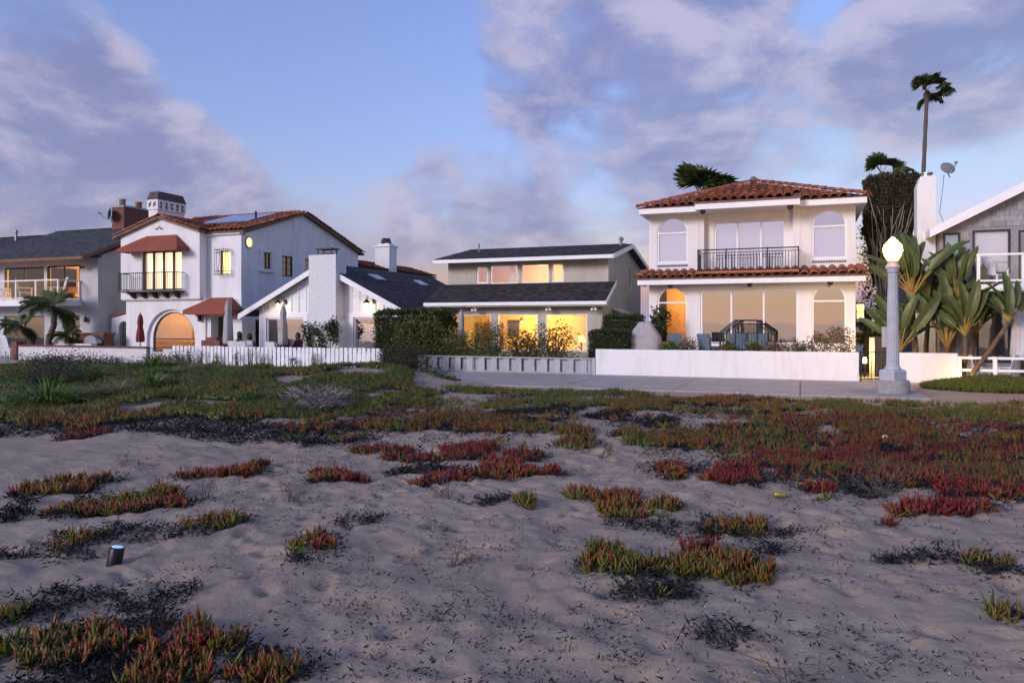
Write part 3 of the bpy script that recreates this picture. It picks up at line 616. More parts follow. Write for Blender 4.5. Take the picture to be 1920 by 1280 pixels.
m.prism([(-25.75,27.15,2.75),(-23.62,27.15,2.75),(-23.5,27.1,0),(-24.2,27.1,0),(-24.2,27.15,2.0),(-25.36,27.15,2.0),(-25.36,27.1,0),(-25.75,27.1,0)],(0,.19,0))
sw=[(28.85,29.36,4.3,5.06),(30.23,31.05,4.02,5.04),(32.07,32.9,4.05,5.03),(28.3,29.1,.6,1.87)]
wall(m,'x',-23.8,27.6,37,0,5.76,sw,.25); m.prism([(-23.8,27.35,5.76),(-23.8,37,5.76),(-23.8,31.86,7.22)],(-.25,0,0)); m.box(-25.97,-25.752,27.15,27.6,2.84,5.9)
m.box(-30.6,-30.4,27.34,37,0,5.7); m.box(-30.4,-24.05,36.8,37,0,5.7); m.box(-30.4,-24.1,27.7,36.7,2.9,3.1)
m.build('wall','stucco_white',H)
w=window(H,'y',27.2,-28.93,-26.36,.35,2.24,frame='frame_dark',glass='glass',arch=1.25,fw=.05,name='arched_window')
window(H,'y',26.9,-29.26,-26.81,3.26,5.1,frame='frame_dark',glass='glass_clear',us=(.26,.51,.76),fw=.07,name='french_door',bar=.045)
for k in range(4): a=-29.2+k*.6; MB().box(a,a+.55,27.1,27.13,3.3,5.05).build('curtain','lit_curtain',H)
room(H,-29.2,-26.1,27.36,31,.1,2.7,power=12,col=(1,.54,.18)); room(H,-30.3,-24.1,29.2,34,3.2,5.6,power=6)
window(H,'y',27.35,-25.0,-24.42,3.95,5.05,frame='frame_dark',glass='glass_clear',fw=.03); MB().box(-25.0,-24.42,27.55,27.57,3.95,5.05).build('curtain','lit_warm',H)
for i,a in enumerate(sw): window(H,'x',-23.8,*a,frame='frame_dark',glass='glass_clear',us=(.5,),zs=(.34,.67),fw=.05,bar=.018)
m=MB(); pbox(m,'x',-23.8,28.6,28.8,4.15,5.22,-.07,.02); pbox(m,'x',-23.8,29.41,29.5,4.15,5.22,-.07,.02); pbox(m,'x',-23.8,28.8,29.41,5.1,5.22,-.07,.02); pbox(m,'x',-23.8,28.5,29.55,4.13,4.25,-.1,.02); m.build('window_surround','stucco_white',H)
oc=[(27.83+.2*math.cos(math.pi*(k+.5)/4),5.44+.24*math.sin(math.pi*(k+.5)/4)) for k in range(8)]
m=MB(); m.prism([(-23.79,y+(y-27.83)*.2,z+(z-5.44)*.2) for y,z in oc],(.03,0,0)); O=m.build('octagon_window','frame_dark',H); m=MB(); m.prism([(-23.765,y,z) for y,z in oc],(.02,0,0)); m.build('pane','lit_white',O)
MB().box(-24.98,-24.45,27.9,27.97,.02,1.95).build('front_door','green_door',H); MB().box(-24.72,-24.58,27.86,27.9,1.1,1.6).build('door_grille','iron',H)
# awnings
def awning(x0,x1,y,z0,zv,z1,xt0,xt1,out):
    m=MB(); a=[(x0,y-out,zv),(x1,y-out,zv),(xt1,y-.02,z1),(xt0,y-.02,z1),(x0,y,zv),(x1,y,zv),(x0,y-out,z0),(x1,y-out,z0),(x1,y,z0),(x0,y,z0)]
    m.add(a,[(0,1,2,3),(0,3,4),(1,5,2),(6,7,1,0),(7,8,5,1),(9,6,0,4)]); o=m.build('awning','awning',H); return o
awning(-30.0,-26.35,26.84,5.03,5.2,5.83,-28.95,-27.1,.75); awning(-26.25,-23.45,27.14,2.1,2.3,2.88,-25.3,-24.1,.8)
# balcony on corbels with iron railing
MB().box(-30.1,-26.65,26.25,26.86,3.15,3.22).build('balcony_floor','bronze',H)
railing(H,(-30.08,26.27,0),(-26.67,26.27,0),3.2,4.05,gap=.13,knots=False,mid=False)
for x in (-30.08,-26.67): railing(H,(x,26.27,0),(x,26.85,0),3.2,4.05,gap=.13,knots=False,mid=False,ends=False)
for k in range(5):
    x=-29.75+k*.68; m=MB(); m.prism([(x,26.3,3.15),(x,26.86,3.15),(x,26.86,2.86),(x,26.7,2.92),(x,26.6,3.03)],(.12,0,0)); m.build('corbel','bronze',H)
# iron window cage
m=MB(); gx0,gx1,gy0=-25.08,-24.34,27.08
for k in range(7):
    x=gx0+(gx1-gx0)*k/6; m.tube([(x,gy0,3.92),(x+.03*math.sin(k*2),gy0-.03,4.25),(x-.03*math.sin(k*2),gy0,4.55),(x,gy0,5.1)],.011,n=5)
for z in (3.95,4.1,4.95,5.08):
    m.tube([(gx0,27.35,z),(gx0,gy0,z),(gx1,gy0,z),(gx1,27.35,z)],.013,n=5)
for z,s in ((5.1,1),(3.92,-1)):
    for k in (0,2,3,4,6): x=gx0+(gx1-gx0)*k/6; m.tube([(x,gy0,z),(x+.05,gy0,z+s*.08),(x,gy0,z+s*(.12+.16*(k==3)))],.011,.004,n=5)
m.build('window_cage','iron',H)
m=MB().lathe([(.02,.0),(.09,.02),(.07,.2),(.1,.21),(.02,.3)],(-25.83,26.92,1.78),8); m.box(-25.85,-25.81,26.95,27.06,2.0,2.06); m.build('wall_lantern','bronze',H)
m=MB(); 
for k in range(3): m.add([(-28.4+.14*k,26.83,6.13),(-28.15+.14*k,26.83,6.13),(-28.275+.14*k,26.83,6.13+.1+.06*(k==1))],[(0,1,2)])
each('vent_tile',barrel(.07,.06,.2),[Matrix.Translation((-28.3+.15*k,26.78,6.12+.07*(k==1))) for k in range(3)],'tile_clay',H)
# roofs
m=MB(); slab(m,[(-30.9,27.15,5.92),(-23.55,27.15,5.92),(-23.55,31.86,7.36),(-30.9,31.86,7.36)],.1); slab(m,[(-30.9,31.864,7.36),(-23.55,31.864,7.36),(-23.55,37.3,5.72),(-30.9,37.3,5.72)],.1); R=m.build('roof','tile_bed',H)
m=MB(); slab(m,[(-28.12,26.65,6.72),(-28.12,29.6,6.72),(-30.95,29.6,5.86),(-30.95,26.65,5.86)],.1); slab(m,[(-28.12,26.65,6.72),(-28.12,29.6,6.72),(-25.6,29.6,5.96),(-25.6,26.65,5.96)],.1); R2=m.build('gable_roof','tile_bed',H)
up=Vector((0,4.71,1.44)); inst('field_tiles',BARREL,tile_rows((-25.6,27.1,5.93),(1,0,0),up,2.05,up.length,.27,.37)+tile_rows((-30.9,28.6,6.37),(1,0,0),up,5.3,up.length-1.6,.27,.37),'tile_clay',R,kind='stuff')
ul=Vector((2.83,0,.86)); ur=Vector((-2.52,0,.76))
inst('field_tiles',BARREL,tile_rows((-25.6,26.9,5.97),(0,1,0),ur,2.6,ur.length,.27,.37)+tile_rows((-30.95,29.5,5.87),(0,-1,0),ul,2.6,ul.length,.27,.37),'tile_clay',R2,kind='stuff')
each('rake_tile',BARREL,ridge_tiles((-30.95,26.75,5.9),(-28.12,26.75,6.77),.34)+ridge_tiles((-25.55,26.75,6.0),(-28.12,26.75,6.77),.34),'tile_clay',R2)
each('ridge_tile',BARREL,ridge_tiles((-28.12,26.7,6.76),(-28.12,29.6,6.76)),'tile_clay',R2)
each('rake_tile',BARREL,ridge_tiles((-23.62,27.1,5.95),(-23.62,31.86,7.4),.34)+ridge_tiles((-23.62,37.3,5.76),(-23.62,31.86,7.4),.34),'tile_clay',R); each('ridge_tile',BARREL,ridge_tiles((-30.9,31.86,7.4),(-23.7,31.86,7.4)),'tile_clay',R)
MB().box(-25.75,-23.75,27.2,27.36,5.78,5.9).build('cornice','paint_white',R)
zz=lambda y:5.92+(y-27.15)*.3057
for k in range(3):
    x=-27.6+k*1.0; m=MB(); slab(m,[(x,28.8,zz(28.8)+.2),(x+.95,28.8,zz(28.8)+.2),(x+.95,31.0,zz(31)+.2),(x,31.0,zz(31)+.2)],.05); m.build('solar_panel','solar',R)
MB().tube([(-24.7,29.4,6.5),(-24.7,29.4,7.15)],.05,n=8).build('vent_pipe','iron',R)
C=MB().box(-30.8,-30.2,28.67,30.42,5.4,7.5).build('chimney','stucco_white',H); MB().box(-30.85,-30.15,28.62,30.47,7.44,7.95).build('carved_band','stucco_white',C)
m=MB()
for k in range(5):
    for z in (7.5,7.68): 
        y=28.7+k*.35; m.obox((-30.145,y+.14,z+.1),(.02,.2,.05),(random.choice((.6,-.6,0)),0,0)); m.obox((-30.145,y+.14,z+.07),(.02,.05,.17),(random.choice((.5,-.5)),0,0))
for k in range(2): m.obox((-30.66+k*.3,28.615,7.7),(.2,.02,.06),(0,.6,0)); m.obox((-30.66+k*.3,28.615,7.7),(.06,.02,.3),(0,.5,0))
m.build('carving','brick_red',C)
m=MB(); b=[(-30.87,28.6,7.95),(-30.13,28.6,7.95),(-30.13,30.5,7.95),(-30.87,30.5,7.95)]; t=[(-30.78,28.75,8.36),(-30.22,28.75,8.36),(-30.22,30.35,8.36),(-30.78,30.35,8.36)]
m.add(b+t,[(0,1,5,4),(1,2,6,5),(2,3,7,6),(3,0,4,7),(4,5,6,7)]); m.build('chimney_cap','bronze',C)
# rear wing and its chimney
m=MB().box(-27,-23.9,37.3,46.5,0,4.75); m.build('rear_wing','stucco_white',H); m=MB(); slab(m,[(-23.6,37.2,4.9),(-23.6,46.6,4.9),(-26,46.6,5.6),(-26,37.2,5.6)],.1); r_=m.build('rear_roof','tile_bed',H)
inst('field_tiles',BARREL,tile_rows((-23.55,37.2,4.93),(0,1,0),(-2.4,0,.7),9.3,2.4,.27,.37),'tile_clay',r_,kind='stuff')
C=MB().box(-24.5,-23.5,40,40.9,3.5,6.4).build('rear_chimney','stucco_white',H); m=MB().box(-24.58,-23.42,39.92,40.98,6.4,6.5); m.box(-24.4,-23.6,40.1,40.8,6.5,6.62); C2=m.build('cap','stucco_white',C)
MB().lathe([(.42,0),(.3,.33),(.3,.36)],(-24,40.45,6.6),4).build('chimney_hood','bronze',C)
# side garden wall with arched gate
W_=thing('garden_wall','short white stucco wall with tile coping and arched iron gate beside the Spanish house','wall',(-31.4,27.6,0))
m=MB(); wall(m,'y',27.6,-32.1,-30.64,0,1.85,[(-31.62,-30.92,.05,1.8,.35)],.2); m.prism([(-32.1,27.6,1.85),(-30.64,27.6,1.85),(-30.64,27.6,2.25),(-32.1,27.6,1.95)],(0,.2,0)); m.build('wall','stucco_white',W_)
each('coping_tile',BARREL,ridge_tiles((-32.15,27.7,1.98),(-30.7,27.7,2.3),.34),'tile_clay',W_)
m=MB()
for k in range(7): x=-31.58+k*.1; m.tube([(x,27.7,.06),(x,27.7,1.5+.28*math.sin(math.pi*(k+.5)/7))],.011,n=5)
m.build('gate','iron',W_)

# ---- grey house with balcony at the end of the row
H=thing('balcony_house','grey stucco house with dark shingle roof, brown fascia and railed balcony','house',(-36,27,0))
m=MB(); uo=[(-39.0,-36.06,2.95,4.6),(-35.85,-33.53,2.95,4.62)]; lo=[(-39.04,-36.04,.4,2.08),(-34.6,-33.55,.5,2.1)]
wall(m,'y',27,-40.2,-32.3,0,2.7,lo); wall(m,'y',27,-40.2,-32.3,2.7,4.95,uo); m.prism([(-32.3,27.22,0),(-32.3,27.22,5.1),(-32.3,31.2,6.75),(-32.3,36,4.9),(-32.3,36,0)],(-.2,0,0)); m.box(-40.2,-40,27.22,36,0,4.9); m.box(-40,-32.5,35.8,36,0,4.9); m.build('wall','stucco_grey',H)
for a in uo: window(H,'y',27,*a,frame='frame_dark',glass='glass_clear',us=(.5,),fw=.08,name='sliding_door')
for a in lo: window(H,'y',27,*a,frame='frame_dark',glass='glass',us=(.5,),fw=.06)
room(H,-40,-32.6,27.25,32,2.85,4.9,power=130,col=(1,.52,.16),lz=4.3); room(H,-40,-32.6,27.25,30,.05,2.6,'dark_room',power=2)
r_=gable_roof(H,-40.6,-31.95,25.9,31.2,36.5,4.92,7.05,4.9,'shingle_green','trim_brown')
m=MB().box(-40.4,-33.4,25.75,27,2.56,2.86); m.build('balcony_floor','paint_white',H)
m=MB()
for x in (-39.9,-38.0,-36.45,-35.05,-33.5): m.box(x-.035,x+.035,25.78,25.85,2.86,3.8)
m.box(-33.535,-33.465,26.9,26.97,2.86,3.8); m.box(-40.3,-33.45,25.775,25.855,3.78,3.84); m.box(-40.3,-33.45,25.79,25.84,2.92,2.97); m.box(-33.54,-33.46,25.85,26.98,3.78,3.84); m.box(-33.53,-33.47,25.85,26.98,2.92,2.97); B=m.build('balcony_rail','paint_white',H)
for a,b in ((-39.85,-38.05),(-37.95,-36.5),(-36.4,-35.1),(-35.0,-33.55)): m=MB(); m.add([(a,25.815,2.98),(b,25.815,2.98),(b,25.815,3.77),(a,25.815,3.77)],[(0,1,2,3)]); m.build('pane','glass_rail',B)
for x,z in ((-33.0,1.75),(-39.6,1.75)): m=MB().lathe([(.02,0),(.1,.03),(.08,.2),(.03,.3)],(x,26.88,z),8); m.tube([(x,26.88,z+.3),(x,26.8,z+.42),(x,27,z+.4)],.012,n=5); m.build('wall_lantern','bronze',H)
m=MB(); m.lathe([(.05,0),(.06,.12)],(-33.1,26.7,4.4),8); m.lathe([(.05,0),(.06,.12)],(-32.95,26.7,4.4),8); m.build('floodlight','bronze',H)
C=MB().box(-35.9,-35.0,30.9,32.6,5,8.15).build('chimney','brick_red',H); MB().box(-35.95,-34.95,30.85,32.65,8.15,8.25).build('chimney_crown','concrete',C); MB().box(-36,-34.9,30.8,32.7,6.0,6.25).build('chimney_flashing','concrete',C)
for y,c in ((31.2,'concrete_dark'),(32.3,'terracotta')): MB().lathe([(.17,0),(.17,.32),(.2,.34),(.2,.4),(.14,.4)],(-35.45,y,8.25),10).build('chimney_pot',c,C,True)
# farther dark roof
H=thing('far_house','house with plain dark green-grey shingle roof beyond the balcony house','house',(-47,30,0))
MB().box(-53,-43.9,29.5,38.5,0,5.2).build('wall','stucco_grey',H); gable_roof(H,-53.5,-43.4,29,34,39,5.3,7.35,5.3,'shingle_green','trim_brown')
MB().lathe([(.08,0),(.08,.55),(.14,.56),(.14,.7),(.05,.75)],(-46.6,33,6.9),8).build('roof_vent','metal_grey',H)

# ---- grey shingle house on the right
H=thing('shingle_house','grey wood-shingled house with white rake boards, black framed windows and a deck','house',(8.6,26.5,0))
op=[(4.15,4.62,3.43,4.5),(4.94,5.94,3.2,4.55),(6.14,7.3,3.0,4.5),(5.05,5.94,.5,2.03),(6.2,7.6,.1,2.1)]
m=MB(); wall(m,'y',26.5,4.05,13.2,0,4.6,op); m.prism([(4.05,26.5,4.6),(13.2,26.5,4.6),(8.62,26.5,6.93)],(0,.2,0)); shell(m,4.05,13.2,26.72,37,4.5); m.build('wall','wood_shingle',H)
mats=[];z=0
while z<6.6:
    x=4.05+random.uniform(-.15,0)
    while x<9:
        w=random.uniform(.12,.24); a=max(x,4.05); b=x+w-.006; x+=w
        if z+.2>4.6+(a-4.05)*.509 or b-a<.04: continue
        if any(o[0]-.03<b and a<o[1]+.03 and o[2]-.06<z+.16 and z<o[3]+.04 for o in op): continue
        mats.append(Matrix.Translation(((a+b)/2,26.5,z))@Matrix.Diagonal((b-a,1,1,1)))
    z+=.16
bs=MB().prism([(-.5,-.022,0),(-.5,.002,0),(-.5,.002,.185),(-.5,-.006,.185)],(1,0,0)); bs=(bs.v,bs.f)
near=[q for q in mats if q.translation.x<6.7 and q.translation.z>2.85][:300]; ids=set(map(id,near))
each('wall_shingle',bs,near,'wood_shingle',H,False); inst('wall_shingles',bs,[q for q in mats if id(q) not in ids],'wood_shingle',H,False,'stuff')
for i,a in enumerate(op): window(H,'y',26.5,*a,frame='frame_dark',glass='glass',fw=.06,dep=.03,us=(.5,) if i==4 else ())
MB().box(4.2,4.6,26.6,26.62,3.45,4.48).build('blind','blind_green',H); MB().box(5,5.9,26.6,26.62,3.25,4.5).build('blind','blind',H); room(H,4.2,9,26.74,30,.05,2.7,'dark_room'); room(H,4.2,9,26.74,30,2.9,4.6,'dark_room',power=1.5)
m=MB(); slab(m,[(3.75,26.1,4.62),(8.62,26.1,7.12),(8.62,37.4,7.12),(3.75,37.4,4.62)],.1); slab(m,[(13.5,26.1,4.62),(8.62,26.1,7.12),(8.62,37.4,7.12),(13.5,37.4,4.62)],.1); R=m.build('roof','shingle_dark',H)
for sx in (-1,1):
    m=MB(); m.prism([(8.62,26.06,7.13),(8.62,26.06,6.86),(8.62+sx*4.9,26.06,4.34),(8.62+sx*4.9,26.06,4.61)],(0,.06,0)); m.build('rake_board','paint_white',R)
m=MB().box(3.72,3.8,26.1,37,4.38,4.6); m.build('gutter','paint_white',R)
D=MB().box(4.75,13,24.9,26.48,2.62,2.82).build('deck','paint_white',H)
m=MB()
for x in (4.8,5.9,7.0,8.1,9.2): m.box(x-.04,x+.04,24.92,25.0,2.82,3.66)
m.box(4.75,13,24.91,25.01,3.64,3.7); m.box(4.75,13,24.93,24.99,2.9,2.95); m.box(4.75,4.83,25.0,26.48,3.64,3.7); B=m.build('deck_rail','paint_white',H)
for a in (4.85,5.95,7.05): m=MB(); m.add([(a,24.96,2.96),(a+1,24.96,2.96),(a+1,24.96,3.62),(a,24.96,3.62)],[(0,1,2,3)]); m.build('pane','glass_rail',B)
for x in (6.6,9.5): MB().box(x-.06,x+.06,24.95,25.07,0,2.62).build('deck_post','paint_white',H)
C=MB().prism([(3.5,27,0),(4.02,27,0),(4.02,27,6.4),(3.6,27,6.4),(3.5,27,6.1)],(0,.7,0)).build('chimney','stucco_white',H); MB().lathe([(.16,0),(.16,.1),(.2,.1),(.2,.14)],(3.8,27.3,6.4),12).build('flue','metal_grey',C)

# ---- things seen through the lit windows
def seen(name,label,cat,m,mat): tag(m.build(name,mat,loc=m.v[0]),label,cat)
seen('cabinet','tall wooden cabinet inside the first lit window of the beige house','cabinet',MB().box(-12.9,-12.2,30.0,30.55,.05,1.75),'wood')
seen('picture','dark framed picture on the wall inside the first lit window','picture',MB().box(-11.95,-11.45,30.5,30.58,1.15,1.85),'frame_dark')
seen('dining_table','wooden dining table inside the middle lit window','table',MB().box(-11.0,-9.6,28.6,29.5,.72,.78).box(-10.4,-10.2,28.95,29.15,.02,.72),'wood')
seen('bookshelf','wooden bookshelf inside the last lit window of the beige house','bookshelf',MB().box(-7.75,-7.1,29.9,30.5,.05,1.6),'wood')
seen('doorway_panel','pale panel painted as a bright doorway inside the last lit window','panel',MB().box(-9.0,-8.3,30.5,30.58,.05,2.0),'curtain')  # flat panel; its pale colour stands in for a bright doorway
for x,l in ((-10.75,'pendant lamp over the dining table, cabinet side'),(-9.95,'pendant lamp over the dining table, bookshelf side')):
    P=thing('pendant_lamp',l,'lamp',(x,29,2.36)); MB().tube([(x,29,2.37),(x,29,1.95)],.01,n=5).build('cord','iron',P); MB().lathe([(.03,1.95),(.14,1.8),(.15,1.78)],(x,29,0),12).build('shade','bronze',P,True); MB().lathe([(.02,1.84),(.05,1.79),(.02,1.75)],(x,29,0),8).build('light_bulb','bulb',P,True)
P=thing('table_lamp','table lamp with glowing shade inside the last lit window','lamp',(-8.0,28.3,.1)); MB().tube([(-8,28.3,.1),(-8,28.3,.95)],.03,n=6).build('stand','wood',P); MB().lathe([(.17,.95),(.11,1.22)],(-8,28.3,0),12).build('lamp_shade','lit_warm',P,True)
seen('picture','square picture on the back wall seen through the round-arched window','picture',MB().box(-27.4,-26.8,30.9,30.97,1.2,1.9),'wood')
seen('console_table','long low wooden table inside the round-arched window','table',MB().box(-28.8,-26.3,29.6,30.2,.62,.7).box(-28.7,-28.6,29.7,30.1,.1,.62).box(-26.5,-26.4,29.7,30.1,.1,.62),'wood')
seen('sofa','dark sofa inside the upper windows of the grey balcony house','sofa',MB().box(-38.6,-36.6,29,29.8,2.86,3.3).box(-38.6,-36.6,29.6,29.9,3.3,3.7),'wood')
seen('picture','wide picture on the back wall inside the balcony house','picture',MB().box(-35.6,-34.4,31.9,31.97,3.6,4.3),'frame_dark')
# ------------------------------------------------------------------ fences, walls, gates
def lump_wall(name,label,x0,x1,y0,y1,z1,mat):
    """rendered wall with slightly uneven, rounded top"""
    n=int((x1-x0)/.25); V=[];prof=[(y0,-.1),(y0,z1-.05),(y0+.02,z1-.012),(y0+.06,z1),(y1-.06,z1),(y1-.02,z1-.012),(y1,z1-.05),(y1,-.1)]
    m=MB(); k=len(prof); vs=[];
    for i in range(n+1):
        x=x0+(x1-x0)*i/n
        for y,z in prof: vs.append((x,y+random.uniform(-.004,.004),z+(random.uniform(-.006,.006) if z>0 else 0)))
    fs=[(i*k+j,i*k+j+1,(i+1)*k+j+1,(i+1)*k+j) for i in range(n) for j in range(k-1)]+[tuple(range(k))[::-1],tuple(range(n*k,n*k+k))]
    o=m.add(vs,fs).build(name,mat,loc=((x0+x1)/2,(y0+y1)/2,0)); return tag(o,label,'wall')
lump_wall('low_wall','long low white rendered wall in front of the tiled stucco house',-6.3,1.6,24,24.2,.85,'old_render')
lump_wall('low_wall','short low white wall beside the lamp post, below the paddle-leaved plants',2.66,4.12,24,24.2,.86,'old_render')
F=thing('picket_fence','white picket fence of wide upright boards before the cottage','fence',(-19.5,24,0))
x=-24.45
while x<-14.5:
    w=random.uniform(.13,.16); a=random.uniform(-.012,.012); MB().obox((x+w/2,24+random.uniform(-.006,.006),.38+random.uniform(-.012,.012)),(w,.025,.78),(0,a,random.uniform(-.03,.03))).build('picket','fence_white',F); x+=w+random.uniform(.04,.06)
for z in (.2,.6): MB().box(-24.5,-14.45,24.03,24.09,z-.04,z+.04).build('rail','fence_white',F)
for k in range(6): MB().box(-24.4+k*1.97,-24.31+k*1.97,24.09,24.18,-.1,.74).build('post','fence_white',F)
F=thing('board_fence','low weathered grey fence of alternating boards under the shrub row','fence',(-9.5,24,0))
x=-12.8;k=0
while x<-6.55:
    MB().obox((x+.115,23.98,.25+random.uniform(-.01,.01)),(.215,.025,.5),(0,random.uniform(-.012,.012),0)).build('board','fence_grey',F); MB().obox((x+.345,24.08,.25),(.235,.02,.48),(0,random.uniform(-.01,.01),0)).build('board','fence_grey',F); x+=.46
MB().box(-12.84,-6.42,23.93,24.12,.505,.545).build('cap_rail','fence_grey',F); MB().box(-12.82,-6.45,23.955,23.965,.02,.07).build('bottom_rail','fence_grey',F)
for x in (-12.85,-10.75,-8.62,-6.52): MB().box(x-.05,x+.05,24.0,24.07,-.1,.5).build('post','fence_grey',F)
MB().box(-6.44,-6.31,23.97,24.1,-.1,.56).build('end_post','fence_grey',F)
F=thing('brick_wall','white-painted worn brick wall with red brick coping before the grey and Spanish houses','wall',(-30,24,0))
MB().box(-33.75,-25.92,24,24.2,-.1,.63).build('wall','brick_worn',F)
ms=[Matrix.Translation((-33.7+k*.081,24.1,.632))@Matrix.Rotation(random.uniform(-.02,.02),4,'Z') for k in range(96)]; bb=MB().box(-.036,.036,-.125,.125,0,.075); each('coping_brick',(bb.v,bb.f),ms,'brick_red',F,False)
MB().box(-34.1,-33.76,23.93,24.27,-.1,.86).build('pier','brick_red',F)
F=thing('brick_pier','white-painted brick pier with red coping between the iron gate and picket fence','pier',(-24.75,24,0)); MB().box(-24.98,-24.5,24,24.2,-.1,.64).build('pier','brick_worn',F); MB().box(-25.0,-24.48,23.97,24.23,.64,.71).build('coping','brick_red',F)
def gate(label,x0,x1,y,z1,n,scroll=0):
    g_=thing('iron_gate',label,'gate',((x0+x1)/2,y,0)); m=MB()
    for z in (.08,z1): m.tube([(x0,y,z),(x1,y,z)],.016,n=6)
    for x in (x0,x1): m.box(x-.02,x+.02,y-.02,y+.02,-.05,z1+.04)
    m.build('frame','iron',g_)
    for k in range(1,n): x=x0+(x1-x0)*k/n; MB().tube([(x,y,.08),(x,y,z1)],.009,n=5).build('bar','iron',g_)
    for k in range(scroll):
        c=Vector((x0+(x1-x0)*(k+.5)/scroll,y,z1*.5)); MB().tube([c+Vector((.14*math.cos(a)*(1-a/9),-.012,.2*math.sin(a)*(1-a/9))) for a in np.linspace(0,7,16)],.008,n=5).build('scroll','iron',g_)
gate('black iron gate with curled scrollwork set in the brick wall',-25.86,-25.04,24.1,.66,8,3); gate('plain black barred gate beside the lamp post, warm light behind',1.66,2.62,24.1,.86,10)
# curved wall and warm garden light beyond that gate
m=MB(); pts=[(2.05+.75*math.sin(a)**2,26.2+1.7*a,0) for a in np.linspace(0,1.5,10)]
for a,b in zip(pts,pts[1:]): m.prism([a,b,(b[0]+.15,b[1],0),(a[0]+.15,a[1],0)],(0,0,1.25))
tag(m.build('curved_wall','stucco_beige',loc=(2.4,27,0)),'curved beige wall glowing with lamp light beyond the barred gate','wall')
G_=thing('path_light','small upright path light glowing behind the barred gate','light',(1.9,25.9,0)); MB().lathe([(.04,0),(.03,.05),(.03,.45)],(1.9,25.9,0),8).build('stake','iron',G_); MB().lathe([(.05,.45),(.05,.6),(.02,.64)],(1.9,25.9,0),8).build('lens','bulb',G_); lamp((1.9,25.75,.7),10,(1,.66,.22))
G_=thing('wall_lantern','framed glass lantern hung on the tiled house beside the clipped tree','lantern',(1.83,27.5,1.9)); MB().box(1.72,1.86,27.45,27.6,2.35,2.4).build('bracket','iron',G_); MB().box(1.78,1.98,27.42,27.62,1.85,2.35).build('glass_box','lit_warm',G_)
for z in (1.83,2.08,2.34): MB().box(1.765,1.995,27.405,27.635,z,z+.025).build('frame','iron',G_)
tag(MB().obox((2.38,24.5,1.3),(.28,.05,.6),(0,.0,.5)).build('utility_sign','lamp_paint',loc=(2.38,24.5,1)),'blank blue-grey panel on a post behind the lamp post','sign'); 
# white rail fence on the right
F=thing('rail_fence','white post and rail fence before the shingle house','fence',(6,23.95,0))
for x in (4.15,5.0,6.3,7.7): MB().box(x-.045,x+.045,23.9,24.0,-.05,.78).build('post','paint_white',F)
for z in (.74,.4): MB().box(4.1,9,23.925,23.975,z-.035,z+.035).build('rail','paint_white',F)
# ------------------------------------------------------------------ street lamp
L=thing('street_lamp','fluted grey street lamp with glowing globe on a round concrete footing','street lamp',(2.12,20.44,0))
m=MB().lathe([(.37,-.15),(.385,.0),(.38,.26),(.36,.31),(.0,.315)],(2.12,20.44,0),28); m.build('footing','concrete_dark',L,True)
m=MB().lathe([(.30,.31),(.30,.53),(.27,.56),(.2,.58)],(2.12,20.44,0),4); b=m.build('plinth','lamp_paint',L)
fl=lambda j: 1-.07*(j%2)
m=MB().lathe([(.19,.56),(.19,.6),(.165,.63),(.15,.68)],(2.12,20.44,0),20); m.build('base_ring','lamp_paint',L,True)
MB().lathe([(.145,.68),(.135,1.4),(.125,2.2),(.105,2.93)],(2.12,20.44,0),32,fl).build('shaft','lamp_paint',L)
MB().lathe([(.11,2.93),(.135,2.96),(.12,3.0),(.16,3.05),(.175,3.09),(.14,3.12),(.11,3.2),(.13,3.22)],(2.12,20.44,0),20).build('capital','lamp_paint',L,True)
MB().lathe([(.11,3.22),(.19,3.36),(.22,3.5),(.205,3.6),(.12,3.7),(.05,3.78),(.01,3.82)],(2.12,20.44,0),12).build('globe','lamp_globe',L)
MB().lathe([(.02,3.3),(.06,3.38),(.075,3.48),(.05,3.56),(.01,3.6)],(2.12,20.44,0),12).build('light_bulb','bulb',L,True); lamp((2.12,20.44,3.64),110,(1,.6,.22),.06)
# ------------------------------------------------------------------ furniture
def umbrella(label,loc,h,mat,r=.17,low=.75):
    U=thing('patio_umbrella',label,'umbrella',loc); x,y,z=loc
    MB().tube([(x,y,z),(x,y,z+h)],.022,n=8).build('pole','wood',U)
    MB().lathe([(.2,0),(.2,.05),(.03,.08)],(x,y,z),12).build('base','iron',U)
    fl=lambda j: (1.12 if j%3==0 else .84)
    MB().lathe([(.05,h),(.09,h-.1),(r*.75,h-.35),(r*.62,h-.55),(r*.9,h-.8),(r*1.1,low+.15),(r,low)],(x,y,z),18,fl).build('canopy',mat,U,True)
    MB().lathe([(.02,h),(.035,h+.04),(.01,h+.09)],(x,y,z),8).build('finial',mat,U,True); MB().lathe([(r*.7,h-.6),(r*.68,h-.56)],(x,y,z),12).build('tie',mat,U)
umbrella('furled dark red patio umbrella before the arched window',(-28.0,25.6,0),2.1,'red_canvas',.16,.85)
umbrella('furled grey patio umbrella standing beside two seated people',(-22.98,25.6,0),2.7,'grey_canvas',.19,.8)
umbrella('furled grey patio umbrella before the cottage window',(-20.1,25.6,0),2.45,'grey_canvas',.18,.8)
umbrella('furled grey patio umbrella standing among yellow-green shrubs',(-11.93,25.6,0),2.15,'grey_canvas',.16,.8)
umbrella('furled pale white patio umbrella before the shingle house',(5.87,25.2,0),2.3,'white_canvas',.2,.7)
